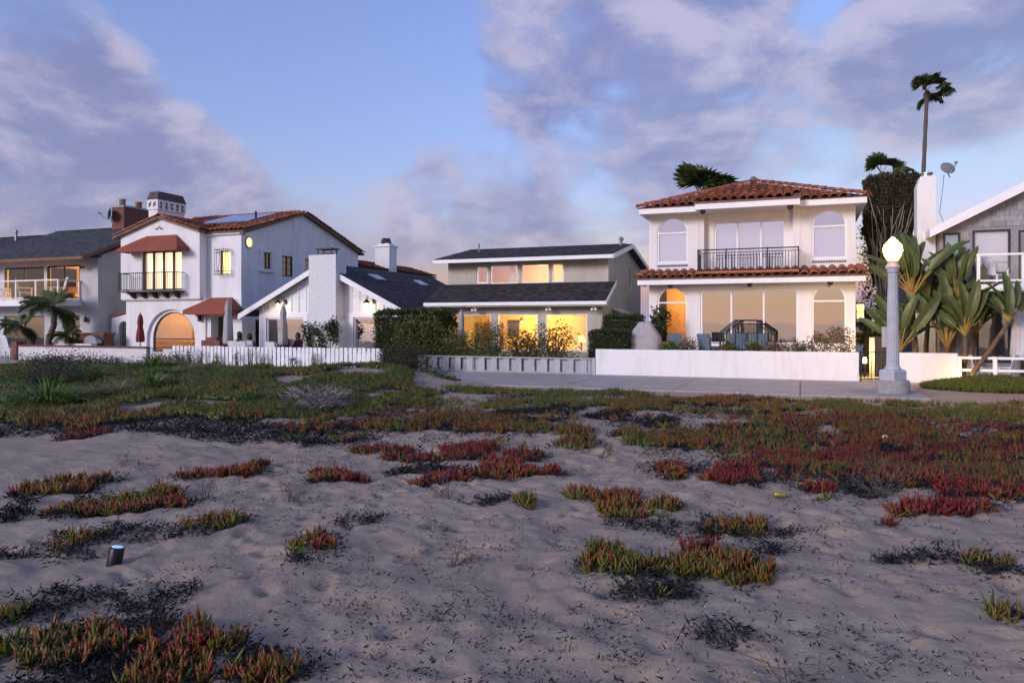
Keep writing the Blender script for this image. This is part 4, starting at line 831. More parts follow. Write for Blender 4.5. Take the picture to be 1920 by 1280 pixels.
def chair(name,label,loc,rz,mat,cush=None,group=None,rock=False,sc=1):
    C=thing(name,label,'chair',(0,0,0),group)
    if cush: MB().box(-.28,.28,-.28,.26,.36,.46).build('seat_cushion',cush,C); m=MB(); m.obox((0,.3,.68),(.56,.1,.55),(-.25,0,0)); m.build('back_cushion',cush,C); MB().box(-.3,.3,-.3,.3,.3,.36).build('seat_frame',mat,C)
    else:
        for k in range(5): MB().box(-.26,.26,-.26+k*.11,-.17+k*.11,.38,.41).build('seat_slat',mat,C)
        for k in range(6): MB().obox((-.225+k*.09,.33,.74),(.07,.02,.7),(-.22,0,0)).build('back_slat',mat,C)
        MB().obox((0,.42,1.08),(.56,.03,.08),(-.22,0,0)).build('top_rail',mat,C)
    for sx in (-1,1):
        for y,h in ((-.26,.62),(.24,.42)): MB().box(sx*.29-.025,sx*.29+.025,y-.025,y+.025,.05,h).build('leg',mat,C)
        MB().box(sx*.29-.04,sx*.29+.04,-.32,.34,.6,.63).build('arm',mat,C)
        if rock: MB().tube([(sx*.29,-.5,.09),(sx*.29,-.2,.035),(sx*.29,.2,.035),(sx*.29,.55,.1)],.025,n=6).build('rocker',mat,C)
    C.location=loc; C.rotation_euler=(0,0,rz); C.scale=(sc,)*3; return C
g_='white rocking chairs on the balcony'
for x,rz,l in ((-38.15,2.2,'white rocking chair on the balcony before the dark sofa'),(-36.45,2.5,'white rocking chair on the balcony between the two lit sliding doors'),(-34.2,-.5,'white rocking chair at the balcony corner post, turned away')): chair('rocking_chair',l,(x,26.3,2.86),rz,'plastic_white',None,g_,True)
for x,rz,l in ((-36.1,.4,'white slatted garden chair behind the brick wall, far from the brick pier'),(-35.35,-.2,'white slatted garden chair just behind the red brick pier')): chair('garden_chair',l,(x,24.9,0),rz+3.1,'plastic_white',None,'white garden chairs behind the brick wall')
for (x,y,rz,l) in ((-3.8,25.2,.5,'blue cushioned patio chair next to the covered grill'),(-2.75,25.0,2.5,'blue cushioned patio chair turned toward the grill, beside the stepped handrail')): chair('patio_chair',l,(x,y,.55),rz,'iron','cushion_blue',None,False,.85)
S_=thing('patio_sofa','blue cushioned outdoor sofa behind the stepped handrail','sofa',(-1.7,25.75,.55)); MB().box(-2.3,-1.0,25.5,26.0,.85,.97).build('seat_cushion','cushion_blue',S_)
for a in (-2.3,-1.64): MB().obox((a+.32,26.02,1.15),(.62,.1,.42),(-.2,0,0)).build('back_cushion','cushion_blue',S_)
for x in (-2.3,-1.03): MB().box(x,x+.05,25.5,26.05,.55,1.1).build('side_frame','iron',S_)
for x,y,rz,l in ((4.75,24.7,1.9,'white garden chair behind the rail fence beside the leaning trunk'),(5.4,24.8,4.2,'white garden chair behind the rail fence beside the furled white umbrella')): chair('garden_chair',l,(x,y,0),rz,'plastic_white',None,'white garden chairs behind the rail fence',False,.72)
for x,rz,l in ((5.4,2.2,'white deck chair before the wide blind-covered window'),(6.6,4.0,'white deck chair before the dark deck door')): chair('deck_chair',l,(x,25.8,2.82),rz,'plastic_white',None,'white chairs on the shingle house deck',False,.78)
for x,rz,l in ((-21.6,.2,'pale cushioned lounge chair behind the picket fence, left of the furled umbrella'),(-19.9,-.2,'pale cushioned lounge chair behind the picket fence, beside the cottage chimney')): chair('lounge_chair',l,(x,25.0,0),rz+3.1,'wood','white_canvas')
tag(MB().box(-17.4,-16.0,24.9,25.7,.66,.73).build('patio_table','wood',loc=(-16.7,25.3,0)),'wooden patio table behind the picket fence near the dark hedge','table')
# covered grill, open grill on its counter
C=thing('covered_grill','barbecue grill under a loose grey-beige cover beside the boxed hedge','grill',(-4.85,24.95,.4))
m=MB(); n=20; prof=[(.66,.45),(.62,.75),(.58,1.0),(.57,1.2),(.52,1.3),(.40,1.48),(.27,1.64),(.22,1.72),(.02,1.74)]
vs=[]
for i,(r,z) in enumerate(prof):
    for j in range(n): a=2*math.pi*j/n; ca,sa=math.cos(a),math.sin(a); q=r*(1+.07*math.sin(j*2.7+i*.4)*(1 if i<5 else .5))/(abs(ca)**5+abs(sa)**5)**.2*.93; vs.append((-4.85+q*ca,24.95+q*.6*sa,z+.03*math.sin(j*1.9)))
m.add(vs,[(i*n+j,i*n+(j+1)%n,(i+1)*n+(j+1)%n,(i+1)*n+j) for i in range(len(prof)-1) for j in range(n)]+[tuple(range((len(prof)-1)*n,len(prof)*n))]); m.build('cover','grey_canvas',C,True)
C=thing('grill_counter','brick outdoor counter with red coping under the small palms','counter',(-31.3,26.2,0)); MB().box(-32.6,-30.75,26,26.6,0,1.15).build('counter','brick_red',C); MB().box(-32.7,-30.7,25.95,26.65,1.15,1.24).build('coping','brick_red',C); MB().box(-33.6,-30.7,25.3,25.6,0,.75).build('low_counter','brick_worn',C)
C=thing('barbecue_grill','round-lidded steel barbecue grill before the brick counter','grill',(-31.2,25.75,0)); m=MB()
m.prism([(-31.6,25.65,.75)]+[(-31.2-.4*math.cos(a),25.65,.85+.28*math.sin(a)) for a in np.linspace(0,math.pi,9)]+[(-30.8,25.65,.75)],(0,.3,0)); m.build('lid','metal_grey',C); MB().box(-31.55,-30.85,25.66,25.94,0,.75).build('cabinet','iron',C)
m=MB(); 
C=thing('brick_planter','low stepped red brick planter beside the Spanish house door','planter',(-24.3,26.1,0)); MB().box(-24.75,-23.75,25.9,26.5,0,.95).build('planter','brick_red',C); MB().box(-24.55,-23.95,25.95,26.45,.95,1.08).build('top_course','brick_red',C)
# satellite dishes
def dish(label,loc,rot,sc=1):
    D=thing('satellite_dish',label,'satellite dish',(0,0,0)); v=[];n=18
    for r in (.02,.15,.3,.4):
        for j in range(n): a=2*math.pi*j/n; v.append((r*math.cos(a),-.0+r*r*.45-.07,r*.72*math.sin(a)))
    MB().add(v,[(i*n+j,i*n+(j+1)%n,(i+1)*n+(j+1)%n,(i+1)*n+j) for i in range(3) for j in range(n)]).build('reflector','dish_grey',D,True)
    D.location=loc; D.rotation_euler=rot; D.scale=(sc,)*3
    MB2=MB().tube([(0,-.05,-.25),(0,-.25,-.2),(0,-.42,-.06)],.017,n=6); MB2.v=[tuple(Vector(p)+Vector(loc)) for p in MB2.v]; MB2.build('feed_arm','dish_grey',D)
    q=MB().obox((0,-.44,-.04),(.1,.12,.09)); q.v=[tuple(Vector(p)+Vector(loc)) for p in q.v]; q.build('receiver','dish_grey',D)
    q=MB().tube([(0,-.05,0),(0,.12,-.1),(0,.14,-.4)],.02,n=6); q.v=[tuple(Vector(p)+Vector(loc)) for p in q.v]; q.build('mast','iron',D); return D
dish('grey satellite dish on the white chimney, its feed arm pointing right',(4.35,26.95,6.6),(rad(-24),rad(-12),rad(40)),.72)
dish('brownish satellite dish on the red brick chimney',(-35.75,30.6,7.75),(rad(-10),0,rad(-50)),1.1)
tag(MB().tube([(4.25,26.98,6.4),(4.2,27.0,5.8),(4.12,26.95,5.2),(4.2,26.5,4.75)],.008,n=5).build('dish_cable','iron',loc=(4.2,26.9,5)),'thin dark cable hanging from the dish on the white chimney','cable')
# ------------------------------------------------------------------ two seated people
def skin_body(name,pts,edges,rs,mat,parent,root=0):
    me=bpy.data.meshes.new(name); me.from_pydata(pts,edges,[]); o=link(name,me,mat,parent)
    md=o.modifiers.new('skin','SKIN'); md.use_smooth_shade=True
    for i,v in enumerate(me.skin_vertices[0].data): v.radius=rs[i]; v.use_root=(i==root)
    o.modifiers.new('sub','SUBSURF').levels=1; o.modifiers['sub'].render_levels=2; return o
def person(label,loc,rz,jacket,scarf=None):
    P=thing('person',label,'person',(0,0,0))
    pts=[(0,0,.52),(0,.02,.72),(0,.03,.92),(0,.02,1.02),(0,.0,1.09),(0,-.02,1.17),(0,-.02,1.27),(-.19,.03,.98),(-.24,-.03,.74),(-.19,-.24,.62),(.19,.03,.98),(.24,-.03,.74),(.19,-.24,.62),(-.1,-.05,.5),(-.12,-.45,.5),(-.12,-.48,.08),(-.12,-.62,.05),(.1,-.05,.5),(.12,-.45,.5),(.12,-.48,.08),(.12,-.62,.05)]
    ed=[(0,1),(1,2),(2,3),(3,4),(4,5),(5,6),(3,7),(7,8),(8,9),(3,10),(10,11),(11,12),(0,13),(13,14),(14,15),(15,16),(0,17),(17,18),(18,19),(19,20)]
    rs=[(.15,.13),(.15,.12),(.17,.12),(.12,.09),(.05,.05),(.075,.085),(.075,.09),(.065,.065),(.05,.05),(.035,.035),(.065,.065),(.05,.05),(.035,.035),(.09,.09),(.065,.065),(.045,.045),(.045,.035),(.09,.09),(.065,.065),(.045,.045),(.045,.035)]
    b=skin_body('body',pts,ed,rs,jacket,P)
    m=MB().lathe([(.03,1.385),(.075,1.365),(.102,1.3),(.108,1.22),(.10,1.14),(.07,1.1)],(0,.012,0),14); m.build('hair','hair',P,True)
    MB().lathe([(.05,1.3),(.085,1.25),(.08,1.15),(.04,1.1)],(0,-.055,0),12).build('face','skin',P,True)
    MB().lathe([(.10,1.0),(.12,1.04),(.10,1.1),(.07,1.1)],(0,.0,0),12).build('collar',scarf or jacket,P,True)
    for s in (-1,1): 
        m=MB().obox((s*.18,-.29,.62),(.07,.08,.03))
        for k in range(5): m.tube([(s*.18-.03+.015*k,-.32,.62),(s*.18-.03+.015*k,-.37,.615),(s*.18-.03+.015*k,-.395,.59)],.008,.006,n=5)
        m.build('hand','skin',P)
    P.location=loc; P.rotation_euler=(0,0,rz); return P
chair('patio_chair','patio chair under the seated person in the brown jacket',(-22.36,25.6,0),2.9,'wood','white_canvas'); chair('patio_chair','patio chair under the seated person in the plum jacket',(-21.7,25.45,0),3.4,'wood','white_canvas')
person('seated person with dark hair in a brown jacket, beside the furled umbrella',(-22.36,25.6,-.03),2.9,'jacket_brown'); person('seated person with dark hair in a plum jacket and pink scarf',(-21.7,25.45,-.1),3.4,'jacket_plum','pink')
# ------------------------------------------------------------------ small things on the sand
P=thing('bluetooth_speaker','black cylindrical speaker with a lit top standing tilted in the sand','speaker',(-4.7,4.06,float(hgt([-4.7],[4.06])[0])))
def put_local(o,loc,rot): o.location=loc; o.rotation_euler=rot
z0=P.location.z; P.location=(0,0,0)
MB().lathe([(.048,-.05),(.052,-.03),(.052,.125),(.047,.135)],(0,0,0),20).build('body','black_plastic',P,True); MB().lathe([(.040,.134),(.038,.1385),(.0,.1386)],(0,0,0),16).build('top_light','speaker_light',P)
MB().tube([(-.05,0,.075),(-.062,0,.08),(-.06,0,.11),(-.05,0,.115)],.005,n=6).build('strap','black_plastic',P); put_local(P,(-4.7,4.06,z0-.01),(rad(-6),rad(9),.3))
def can(label,loc,rz,mat):
    C=thing('drink_can',label,'can',(0,0,0)); m=MB().lathe([(.025,0),(.033,.008),(.033,.105),(.026,.12)],(0,0,0),14); m.build('body',mat,C,True); MB().lathe([(.025,.118),(.02,.121)],(0,0,0),12).build('lid','can_silver',C); C.location=loc; C.rotation_euler=(rad(90),0,rz); return C
can('gold drink can lying on the sand beside red ice plant',(-.24,7.78,float(hgt([-.24],[7.78])[0])+.03),1.9,'can_gold')
can('crumpled silver drink can lying at the edge of the sidewalk',(-1.5,19.0,-.0),1.2,'can_silver')
b=MB().lathe([(.002,-.05)]+[(.05*math.cos(a),.05*math.sin(a)) for a in np.linspace(-1.4,1.4,9)]+[(.002,.05)],(0,0,0),14).build('tennis_ball','ball_yellow',None,True,loc=(0,0,0)); b.location=(1.16,12.15,float(hgt([1.16],[12.15])[0])+.08); tag(b,'pale yellow ball resting in the ice plant','ball')
# ------------------------------------------------------------------ plants
def cards(P,D,Nn,L,Wd,rnd,bend=.0):
    """leaf blades as bent rhombs: base points, directions, normals, length, width"""
    D=D/np.linalg.norm(D,axis=1,keepdims=True); S_=np.cross(D,Nn); S_=S_/(np.linalg.norm(S_,axis=1,keepdims=True)+1e-9); L=L[:,None]; Wd=Wd[:,None]
    up=np.cross(S_,D); n=len(P)
    V=np.stack([P,P+D*L*.45+S_*Wd*.5+up*Wd*.12,P+D*L*.45-S_*Wd*.5+up*Wd*.12,P+D*L+up*(-bend)*L],1).reshape(-1,3)
    i=np.arange(n)*4; T=np.concatenate([np.stack([i,i+1,i+3],1),np.stack([i,i+3,i+2],1)]); return V,T,np.repeat(rnd,4)
def unit(n): v=rng.normal(size=(n,3)); return v/np.linalg.norm(v,axis=1,keepdims=True)
def foliage(name,P,mat,parent,L=.08,Wd=.045,droop=0,out=None,rn=None,kind='stuff',loc=None):
    n=len(P); D=unit(n)
    if out is not None: D=D*.7+out
    D[:,2]-=droop; r=rng.random(n) if rn is None else rn
    V,T,R_=cards(P,D,unit(n),L*rng.uniform(.7,1.3,n),Wd*rng.uniform(.7,1.3,n),r); off=np.array(root_of(parent).location) if parent else np.array(loc or (0,0,0))
    o=link(name,npmesh(name,V-off,None,T,{'rnd':R_}),mat,parent,None if parent else loc); o['kind']=kind; return o
def blob_points(n,c,r,shell=.55,box=0,lump=.25,seed=1):
    d=unit(n*2)
    if box: d=np.sign(d)*np.abs(d)**(1-box); d/= np.max(np.abs(d),axis=1,keepdims=True)**box*np.linalg.norm(d,axis=1,keepdims=True)**(1-box)
    rr=(shell+(1-shell)*rng.random(n*2)**.6)*(1-lump+2*lump*vn(d[:,0]*2+d[:,2]*1.3+9,d[:,1]*2-d[:,2]+9,.55,seed)); p=np.array(c)+d*rr[:,None]*np.array(r)
    p=p[p[:,2]>.02][:n]; out=(p-np.array(c))/np.array(r); return p,out
def stems(parent,base,c,r,n,mat='dry_stem',rad0=.02):
    m=MB()
    for k in range(n):
        d=unit(1)[0]; e=Vector(c)+Vector((d[0]*r[0]*.8,d[1]*r[1]*.8,abs(d[2])*r[2]*.8)); b=Vector(base)+Vector((random.uniform(-.3,.3)*r[0],random.uniform(-.3,.3)*r[1],0))
        m.tube([b,b.lerp(e,.5)+Vector((random.uniform(-.08,.08),random.uniform(-.08,.08),.1*r[2])),e],rad0,rad0*.3,n=5,cap=False)
    m.build('stem',mat,parent)
def shrub(name,label,c,r,n,mat,L=.08,Wd=.045,box=0,shell=.5,lump=.25,nst=8,seed=1,group=None,cat='shrub',stem='dry_stem'):
    T=thing(name,label,cat,(c[0],c[1],0),group)
    if box>.5:
        q=rng.uniform(-1,1,(n,3)); f=rng.integers(0,5,n); ax=np.array([0,0,1,1,2])[f]; sg=np.array([-1,1,-1,1,1])[f]; q[np.arange(n),ax]=sg*(1+rng.normal(0,.05,n)); lu=1+(vn(q[:,0]*2+q[:,2]*3,q[:,1]*2+q[:,2],.5,seed)-.5)*lump*2; p=np.array(c)+q*lu[:,None]*np.array(r); o=q
        MB().box(c[0]-r[0]*.84,c[0]+r[0]*.84,c[1]-r[1]*.84,c[1]+r[1]*.84,.02,c[2]+r[2]*.84).build('inner_shade_core','shaded_twig_core',T)  # solid dark core, painted as the shaded twiggy inside of the hedge
    else: p,o=blob_points(n,c,r,shell,box,lump,seed)
    lo=sst((p[:,2]-c[2])/r[2],-1,1)
    foliage('foliage',p,mat,T,L,Wd,out=o*.6,rn=np.clip(rng.random(n)*.75+.25*lo[:n]*rng.random(len(p)),0,1) if len(p)==n else None); stems(T,(c[0],c[1],0),c,r,nst,stem); return T
shrub('boxed_hedge','dark boxy clipped hedge between the cottage and the beige house',(-13.9,25.6,1.0),(1.42,.6,1.12),24000,'leaf_hedge',.07,.045,.75,.75,.06,6,cat='hedge')
shrub('loose_shrub','loose yellow-green shrub growing against the dark clipped hedge',(-13.2,24.75,.95),(1.2,.45,1.08),5200,'leaf_yellow',.09,.055,.2,.35,.35,16,3)
for i,(x,rx,h,l) in enumerate(((-11.6,.75,.72,'sparse yellow-green shrub in the row before the lit windows, beside the furled umbrella'),(-10.35,.75,.85,'yellow-green shrub in the row, before the middle lit window'),(-9.1,.7,.70,'lower yellow-green shrub in the row, between the middle and last lit windows'),(-7.95,.8,.86,'tallest yellow-green shrub at the end of the row before the last lit window'))):
    shrub('row_shrub',l,(x,24.65,h*.95+.1),(rx,.38,h),1900,'leaf_yellow',.085,.05,.1,.25,.4,26,5+i,'yellow-green shrubs before the lit windows')
shrub('brown_shrub','rounded brownish green shrub at the end of the picket fence',(-12.75,22.6,.5),(.95,.7,.58),5200,'leaf_brown',.06,.03,.1,.4,.25,30,9)
shrub('boxed_hedge','low dark boxed hedge at the end of the white wall, before the covered grill',(-5.95,24.75,.8),(.62,.5,.62),8000,'leaf_hedge',.06,.04,.75,.75,.05,5,2,cat='hedge')
shrub('boxed_hedge','taller dark boxed hedge standing behind the low boxed one',(-5.75,25.7,1.0),(.6,.5,.92),9000,'leaf_hedge',.06,.04,.75,.75,.06,5,4,cat='hedge')
T=shrub('small_tree','small dark broad-leaved tree growing before the orange-lit arched window',(-4.55,26.0,1.75),(.33,.3,.5),330,'leaf_hedge',.15,.08,0,.2,.3,10,6,cat='tree'); MB().tube([(-4.6,26,.5),(-4.55,26,1.1),(-4.5,26,1.6)],.03,.015,n=6).build('trunk','bark',T)
T=thing('climbing_vine','leafy vine trained up the white brick chimney of the cottage','vine',(-18.7,26.2,0))
p=np.concatenate([np.array([x+rng.normal(0,.13,150),26.2+rng.uniform(-.1,.1,150),z+rng.normal(0,.13,150)]).T for x,z in ((-19.3,.7),(-19.35,1.1),(-19.4,1.5),(-18.9,1.4),(-18.7,1.0),(-18.6,.6),(-18.3,1.5),(-18.05,1.65),(-18.1,1.1),(-17.95,1.35))]); foliage('foliage',p,'leaf_hedge',T,.12,.06)
m=MB()
for x,z in ((-19.35,1.6),(-18.8,1.4),(-18.1,1.7),(-18.4,1.2)): m.tube([(-18.7,26.25,0),(-18.7+(x+18.7)*.5,26.22,z*.45),(x,26.2,z)],.02,.008,n=5)
m.build('stem','bark',T)
# clipped cypress-like tree: dense block on bare twisting branches
T=thing('clipped_tree','tall dark tree clipped to a flat-topped block on bare twisting branches','tree',(2.75,30,0))
n=42000; u=rng.uniform(-1,1,n); v=rng.uniform(-1,1,n); z=3.0+3.9*rng.random(n)**.75; w=.42+.33*sst(z,3.2,5.6); e=rng.random(n)<.75; s=np.where(rng.random(n)<.5,-1,1); u=np.where(e&(rng.random(n)<.5),s,u); v=np.where(e&(np.abs(u)<1),s,v)
top=rng.random(n)<.2; z=np.where(top,6.85+rng.normal(0,.05,n),z); u=np.where(top,rng.uniform(-1,1,n),u); v=np.where(top,rng.uniform(-1,1,n),v); k=(z>4.0)|(rng.random(n)<.35)
lump=1+.16*(vn(u*2+z*2,v*2+z,.6,8)-.5)*2; p=np.stack([2.98+.02*(z-5)+u*w*lump,30+v*w*lump,z+.1*(vn(u*3,v*3,.5,3)-.5)],1)[k]; foliage('foliage',p,'leaf_cypress',T,.10,.045,out=np.stack([u,v,np.zeros(n)],1)[k]*.4)
m=MB(); m.add([(2.98+s*w_,30+t*w_,z_) for z_,w_ in ((3.4,.30),(5.5,.62),(6.75,.68)) for s,t in ((-1,-1),(1,-1),(1,1),(-1,1))],[(0,1,5,4),(1,2,6,5),(2,3,7,6),(3,0,4,7),(4,5,9,8),(5,6,10,9),(6,7,11,10),(7,4,8,11),(8,9,10,11),(3,2,1,0)]); m.build('inner_shade_core','shaded_twig_core',T)  # added solid core; its dark colour imitates shade deep in the crown
m=MB(); m.tube([(2.6,30,0),(2.68,29.95,1.6),(2.8,30,3.0),(2.95,30,4.6)],.22,.1,n=10); m.build('trunk','bark',T,True)
m=MB()
for k in range(44):
    a=random.uniform(-1,1); z0=random.uniform(2.2,4.2); b=Vector((2.85+.15*a,29.6,z0)); e=Vector((2.95+a*.72,29.14+random.uniform(-.05,.06),z0+random.uniform(1.0,2.4))); q=b.lerp(e,.5)+Vector((random.uniform(-.15,.15),-.2,random.uniform(-.1,.2)))
    m.tube([b,q,e],.028,.007,n=5,cap=False)
m.build('branch','grey_branch',T)
p=np.stack([2.3+rng.normal(0,.16,1500),29.8+rng.normal(0,.2,1500),rng.uniform(.8,5.2,1500)],1); foliage('ivy','' and p or p,'leaf_brown',T,.09,.06)
# ---- palms
def frond_pinnate(L=1.2,n=34,droop=.9):
    V=[];T=[];R_=[]
    def pt(t): return np.array((0,L*(t-.12*droop*t*t),L*(.55*t-.75*droop*t*t)))
    for k in range(n):
        t=.15+.85*k/n; c=pt(t); l=L*.34*(math.sin(math.pi*min(1,t*.9+.1))**.6)+.03
        for s in (-1,1):
            d=np.array((s*.85,.55,-.25-.3*random.random())); d/=np.linalg.norm(d); e=c+d*l; w=np.array((0,.012,0)); i=len(V); V+= [c-w,c+w,c+d*l*.5+w*1.3+np.array((0,0,.02)),e]; T+=[(i,i+1,i+2),(i,i+2,i+3)]; R_+=[random.random()]*4
    for k in range(10):
        a,b=pt(k/10),pt((k+1)/10); w=.012*(1-k/11); i=len(V); V+=[a-(w,0,0),a+(w,0,0),b+(w,0,0),b-(w,0,0)]; T+=[(i,i+1,i+2),(i,i+2,i+3)]; R_+=[.5]*4
    return npmesh('frond',np.array(V),None,np.array(T),{'rnd':R_})
def frond_fan(L=1.0,n=26):
    V=[];T=[];R_=[]; i=0; V+=[(-.015,0,0),(.015,0,0),(.012,L*.55,.02),(-.012,L*.55,.02)]; T+=[(0,1,2),(0,2,3)]; R_+=[.4]*4; c=np.array((0,L*.5,.02))
    for k in range(n):
        a=(k/(n-1)-.5)*2.9; l=L*.62*(1-.14*abs(a)/2)*random.uniform(.85,1.08); d=np.array((math.sin(a),math.cos(a),0)); s=np.array((d[1],-d[0],0)); m_=c+d*l*.55+np.array((0,0,.05)); e=c+d*l+np.array((0,0,-.18*l-.1*random.random())); w=.035*L; i=len(V); V+=[c,m_+s*w,m_-s*w,e]; T+=[(i,i+1,i+3),(i,i+3,i+2)]; R_+=[random.random()]*4
    return npmesh('frond',np.array(V),None,np.array(T),{'rnd':R_})
PIN=[frond_pinnate(1.15,34,d) for d in (.8,1.1,1.4)]; FAN=[frond_fan() for _ in range(3)]
for me in PIN+FAN: me.materials.append(MAT['leaf_palm'])
def palm(name,label,path,r0,r1,meshes,nf,sc,el=(-.5,1.2),group=None,skirt=0):
    T=thing(name,label,'palm tree',path[0],group); P=[Vector(p) for p in path]; pts=[];N=24
    for i in range(N+1):
        t=i/N*(len(P)-1); j=min(int(t),len(P)-2); pts.append(P[j].lerp(P[j+1],t-j))
    rs=[(r0+(r1-r0)*i/N)*(1.12 if i%2 else .95) for i in range(N+1)]; MB().tube(pts,rs,n=10).build('trunk','palm_bark',T,True)
    c=P[-1]-P[0]
    for k in range(nf):
        o=bpy.data.objects.new('frond',meshes[k%len(meshes)]); COL.objects.link(o); o.parent=T; o.location=c; e=el[0]+(el[1]-el[0])*((k*.618)%1); s=sc*random.uniform(.8,1.12); o.scale=(s,s,s); o.rotation_euler=(Matrix.Rotation(k*2.4+random.uniform(-.3,.3),3,'Z')@Matrix.Rotation(e,3,'X')@Matrix.Rotation(random.uniform(-1.1,1.1) if meshes is FAN else random.uniform(-.3,.3),3,'Y')).to_euler()
    if skirt: 
        m=MB().lathe([(r1*1.1,-.5),(r1*1.9,-.28),(r1*2.2,-.1),(r1,.05)],P[-1],9); m.build('frond_bases','bark',T)
    return T
palm('date_palm','tallest pygmy date palm before the balcony, trunk leaning right',[(-33.3,25.2,0),(-33.35,25.2,.9),(-33.0,25.2,1.6),(-32.95,25.2,2.45)],.15,.11,PIN,30,1.25,(-.9,1.0))
palm('date_palm','pygmy date palm leaning left below the balcony of the grey house',[(-34.0,25.0,0),(-34.2,25,.7),(-34.75,25,1.2),(-34.95,25,1.55)],.12,.09,PIN,24,.95,(-.9,.9))
palm('date_palm','low pygmy date palm beside the tallest one, by the grill counter',[(-32.7,25.6,0),(-32.55,25.6,.6),(-32.5,25.6,1.05)],.1,.08,PIN,22,.85,(-.9,.9))
palm('fan_palm','very tall slender fan palm rising behind the white chimney',[(6.1,45,0),(6.05,45,5),(6.12,45,9.5),(6.3,45,14.0)],.12,.09,FAN,14,1.15,(-.35,1.35),None,1)
palm('fan_palm','small-crowned fan palm rising above the flat-topped clipped tree',[(3.5,40,0),(3.6,40,5),(3.66,40,8.9)],.13,.1,FAN,12,1.15,(-.2,1.35),None,1)
palm('fan_palm','broad fan palm crown showing above the tiled roof ridge',[(-4.8,40,0),(-4.75,40,5),(-4.75,40,8.2)],.28,.24,FAN,22,1.9,(.1,1.4),None,1)
palm('fan_palm','young fan palm in shade between the tiled house and clipped tree',[(2.2,28.9,0),(2.2,28.9,1.6)],.14,.12,FAN,14,1.0,(-.8,.9))
# ---- giant bird of paradise
def paddle(L=1.0,W_=.3,tear=0):
    V=[];T=[];R_=[];n=12
    for i in range(n+1):
        t=i/n; w=W_*(math.sin(math.pi*min(1,t*.93+.05))**.42)*(1-.22*t); y=L*t; z=-.3*L*t**2.2
        for s,k in ((-1,1),(-.5,.55),(0,0),(.5,.55),(1,1)): V.append((w*s,y-(.05+.05*(i%3)) if (tear and i%3==tear%3 and abs(s)==1) else y,z+abs(s)*w*.55)); R_.append(.35+.5*abs(s)+.1*(i%2))
    for i in range(n):
        for j in range(4): a=i*5+j; T.append((a,a+1,a+6,a+5))
    return npmesh('leaf',np.array(V),np.array(T),None,{'rnd':R_},True)
PAD=[paddle(1.0,.155,t) for t in (0,1,3)]
for me in PAD: me.materials.append(MAT['leaf_paradise'])
def paradise(label,base,trunk,leaves,sc,az0=0):
    T=thing('bird_of_paradise',label,'plant',base,'giant bird of paradise plants'); b=Vector(base); tp=[b+Vector(p) for p in trunk]; MB().tube(tp,.085*sc,.06*sc,n=8).build('trunk','bark',T,True); c=tp[-1]
    for k,(az,el,pl,ll) in enumerate(leaves):
        d=Vector((math.sin(az)*math.cos(el),math.cos(az)*math.cos(el)*.6,math.sin(el))).normalized(); e=c+d*pl+Vector((0,0,-.03)); MB().tube([c-d*.05,c+d*pl*.5,e],.035*sc,.014,n=6).build('petiole','petiole',T)
        o=bpy.data.objects.new('leaf',PAD[k%3]); COL.objects.link(o); o.parent=T; dl=(d+Vector((0,0,-.15))).normalized(); X=dl.cross(Vector((0,-.55,.83)));X.normalize(); Z=X.cross(dl); ro=random.uniform(-.9,.9); X,Z=X*math.cos(ro)+Z*math.sin(ro),Z*math.cos(ro)-X*math.sin(ro); o.matrix_local=Matrix.Translation(e-b)@Matrix(((X.x,dl.x,Z.x,0),(X.y,dl.y,Z.y,0),(X.z,dl.z,Z.z,0),(0,0,0,1)))@Matrix.Diagonal((ll*1.0,ll,ll,1))
    return T
def fan(n,a0,a1,pl,ll,e0=1.5): return [(a0+(a1-a0)*(k+.5)/n+random.uniform(-.25,.25)+(math.pi if k%3==2 else 0),e0-abs((k+.5)/n-.5)*1.1+random.uniform(-.25,.15),pl*random.uniform(.6,1.25),ll*random.uniform(.75,1.15)) for k in range(n)]
paradise('paddle-leaved plant with tallest leaves, right behind the lamp post',(3.1,25.0,0),[(0,0,0),(.1,0,.9),(.02,0,1.9),(.0,0,2.5)],fan(16,-1.5,1.6,.8,1.25),1.1)
paradise('paddle-leaved plant with thick orange stalks behind the short white wall',(3.95,24.9,0),[(0,0,0),(0,0,.6),(.05,0,1.0)],fan(16,-1.4,1.3,.95,1.15,1.5),1.2)
paradise('paddle-leaved plant on a bare trunk before the green-blind window',(4.1,25.2,0),[(0,0,0),(.12,0,1.2),(.22,0,2.0),(.2,0,2.45)],fan(14,-1.3,1.4,.55,1.0),1)
paradise('paddle-leaved plant whose trunk leans far right from the lit uplight',(4.3,23.75,0),[(0,0,0),(.2,.1,.4),(.55,.2,.9),(.95,.3,1.55),(1.05,.3,1.75)],fan(8,-.9,1.2,.35,.95),.9)
paradise('low paddle-leaved plant at the end of the short white wall',(4.25,24.3,0),[(0,0,0),(.1,0,.7),(.1,0,1.35)],fan(14,-1.5,1.5,.5,.95),1)
paradise('young paddle-leaved plant rising straight behind the lamp post shaft',(2.75,24.6,0),[(0,0,0),(0,0,.9)],fan(14,-1.4,1.4,.7,1.0),.9)
paradise('paddle-leaved plant at the foot of the shingle house wall, behind the others',(3.6,25.9,0),[(0,0,0),(0,0,1.0),(.05,0,1.7)],fan(14,-1.5,1.5,.7,1.1),1)
paradise('paddle-leaved plant between the leaning trunk and the deck',(4.75,25.6,0),[(0,0,0),(0,0,.8),(.1,0,1.4)],fan(12,-1.4,1.4,.6,1.0),1)
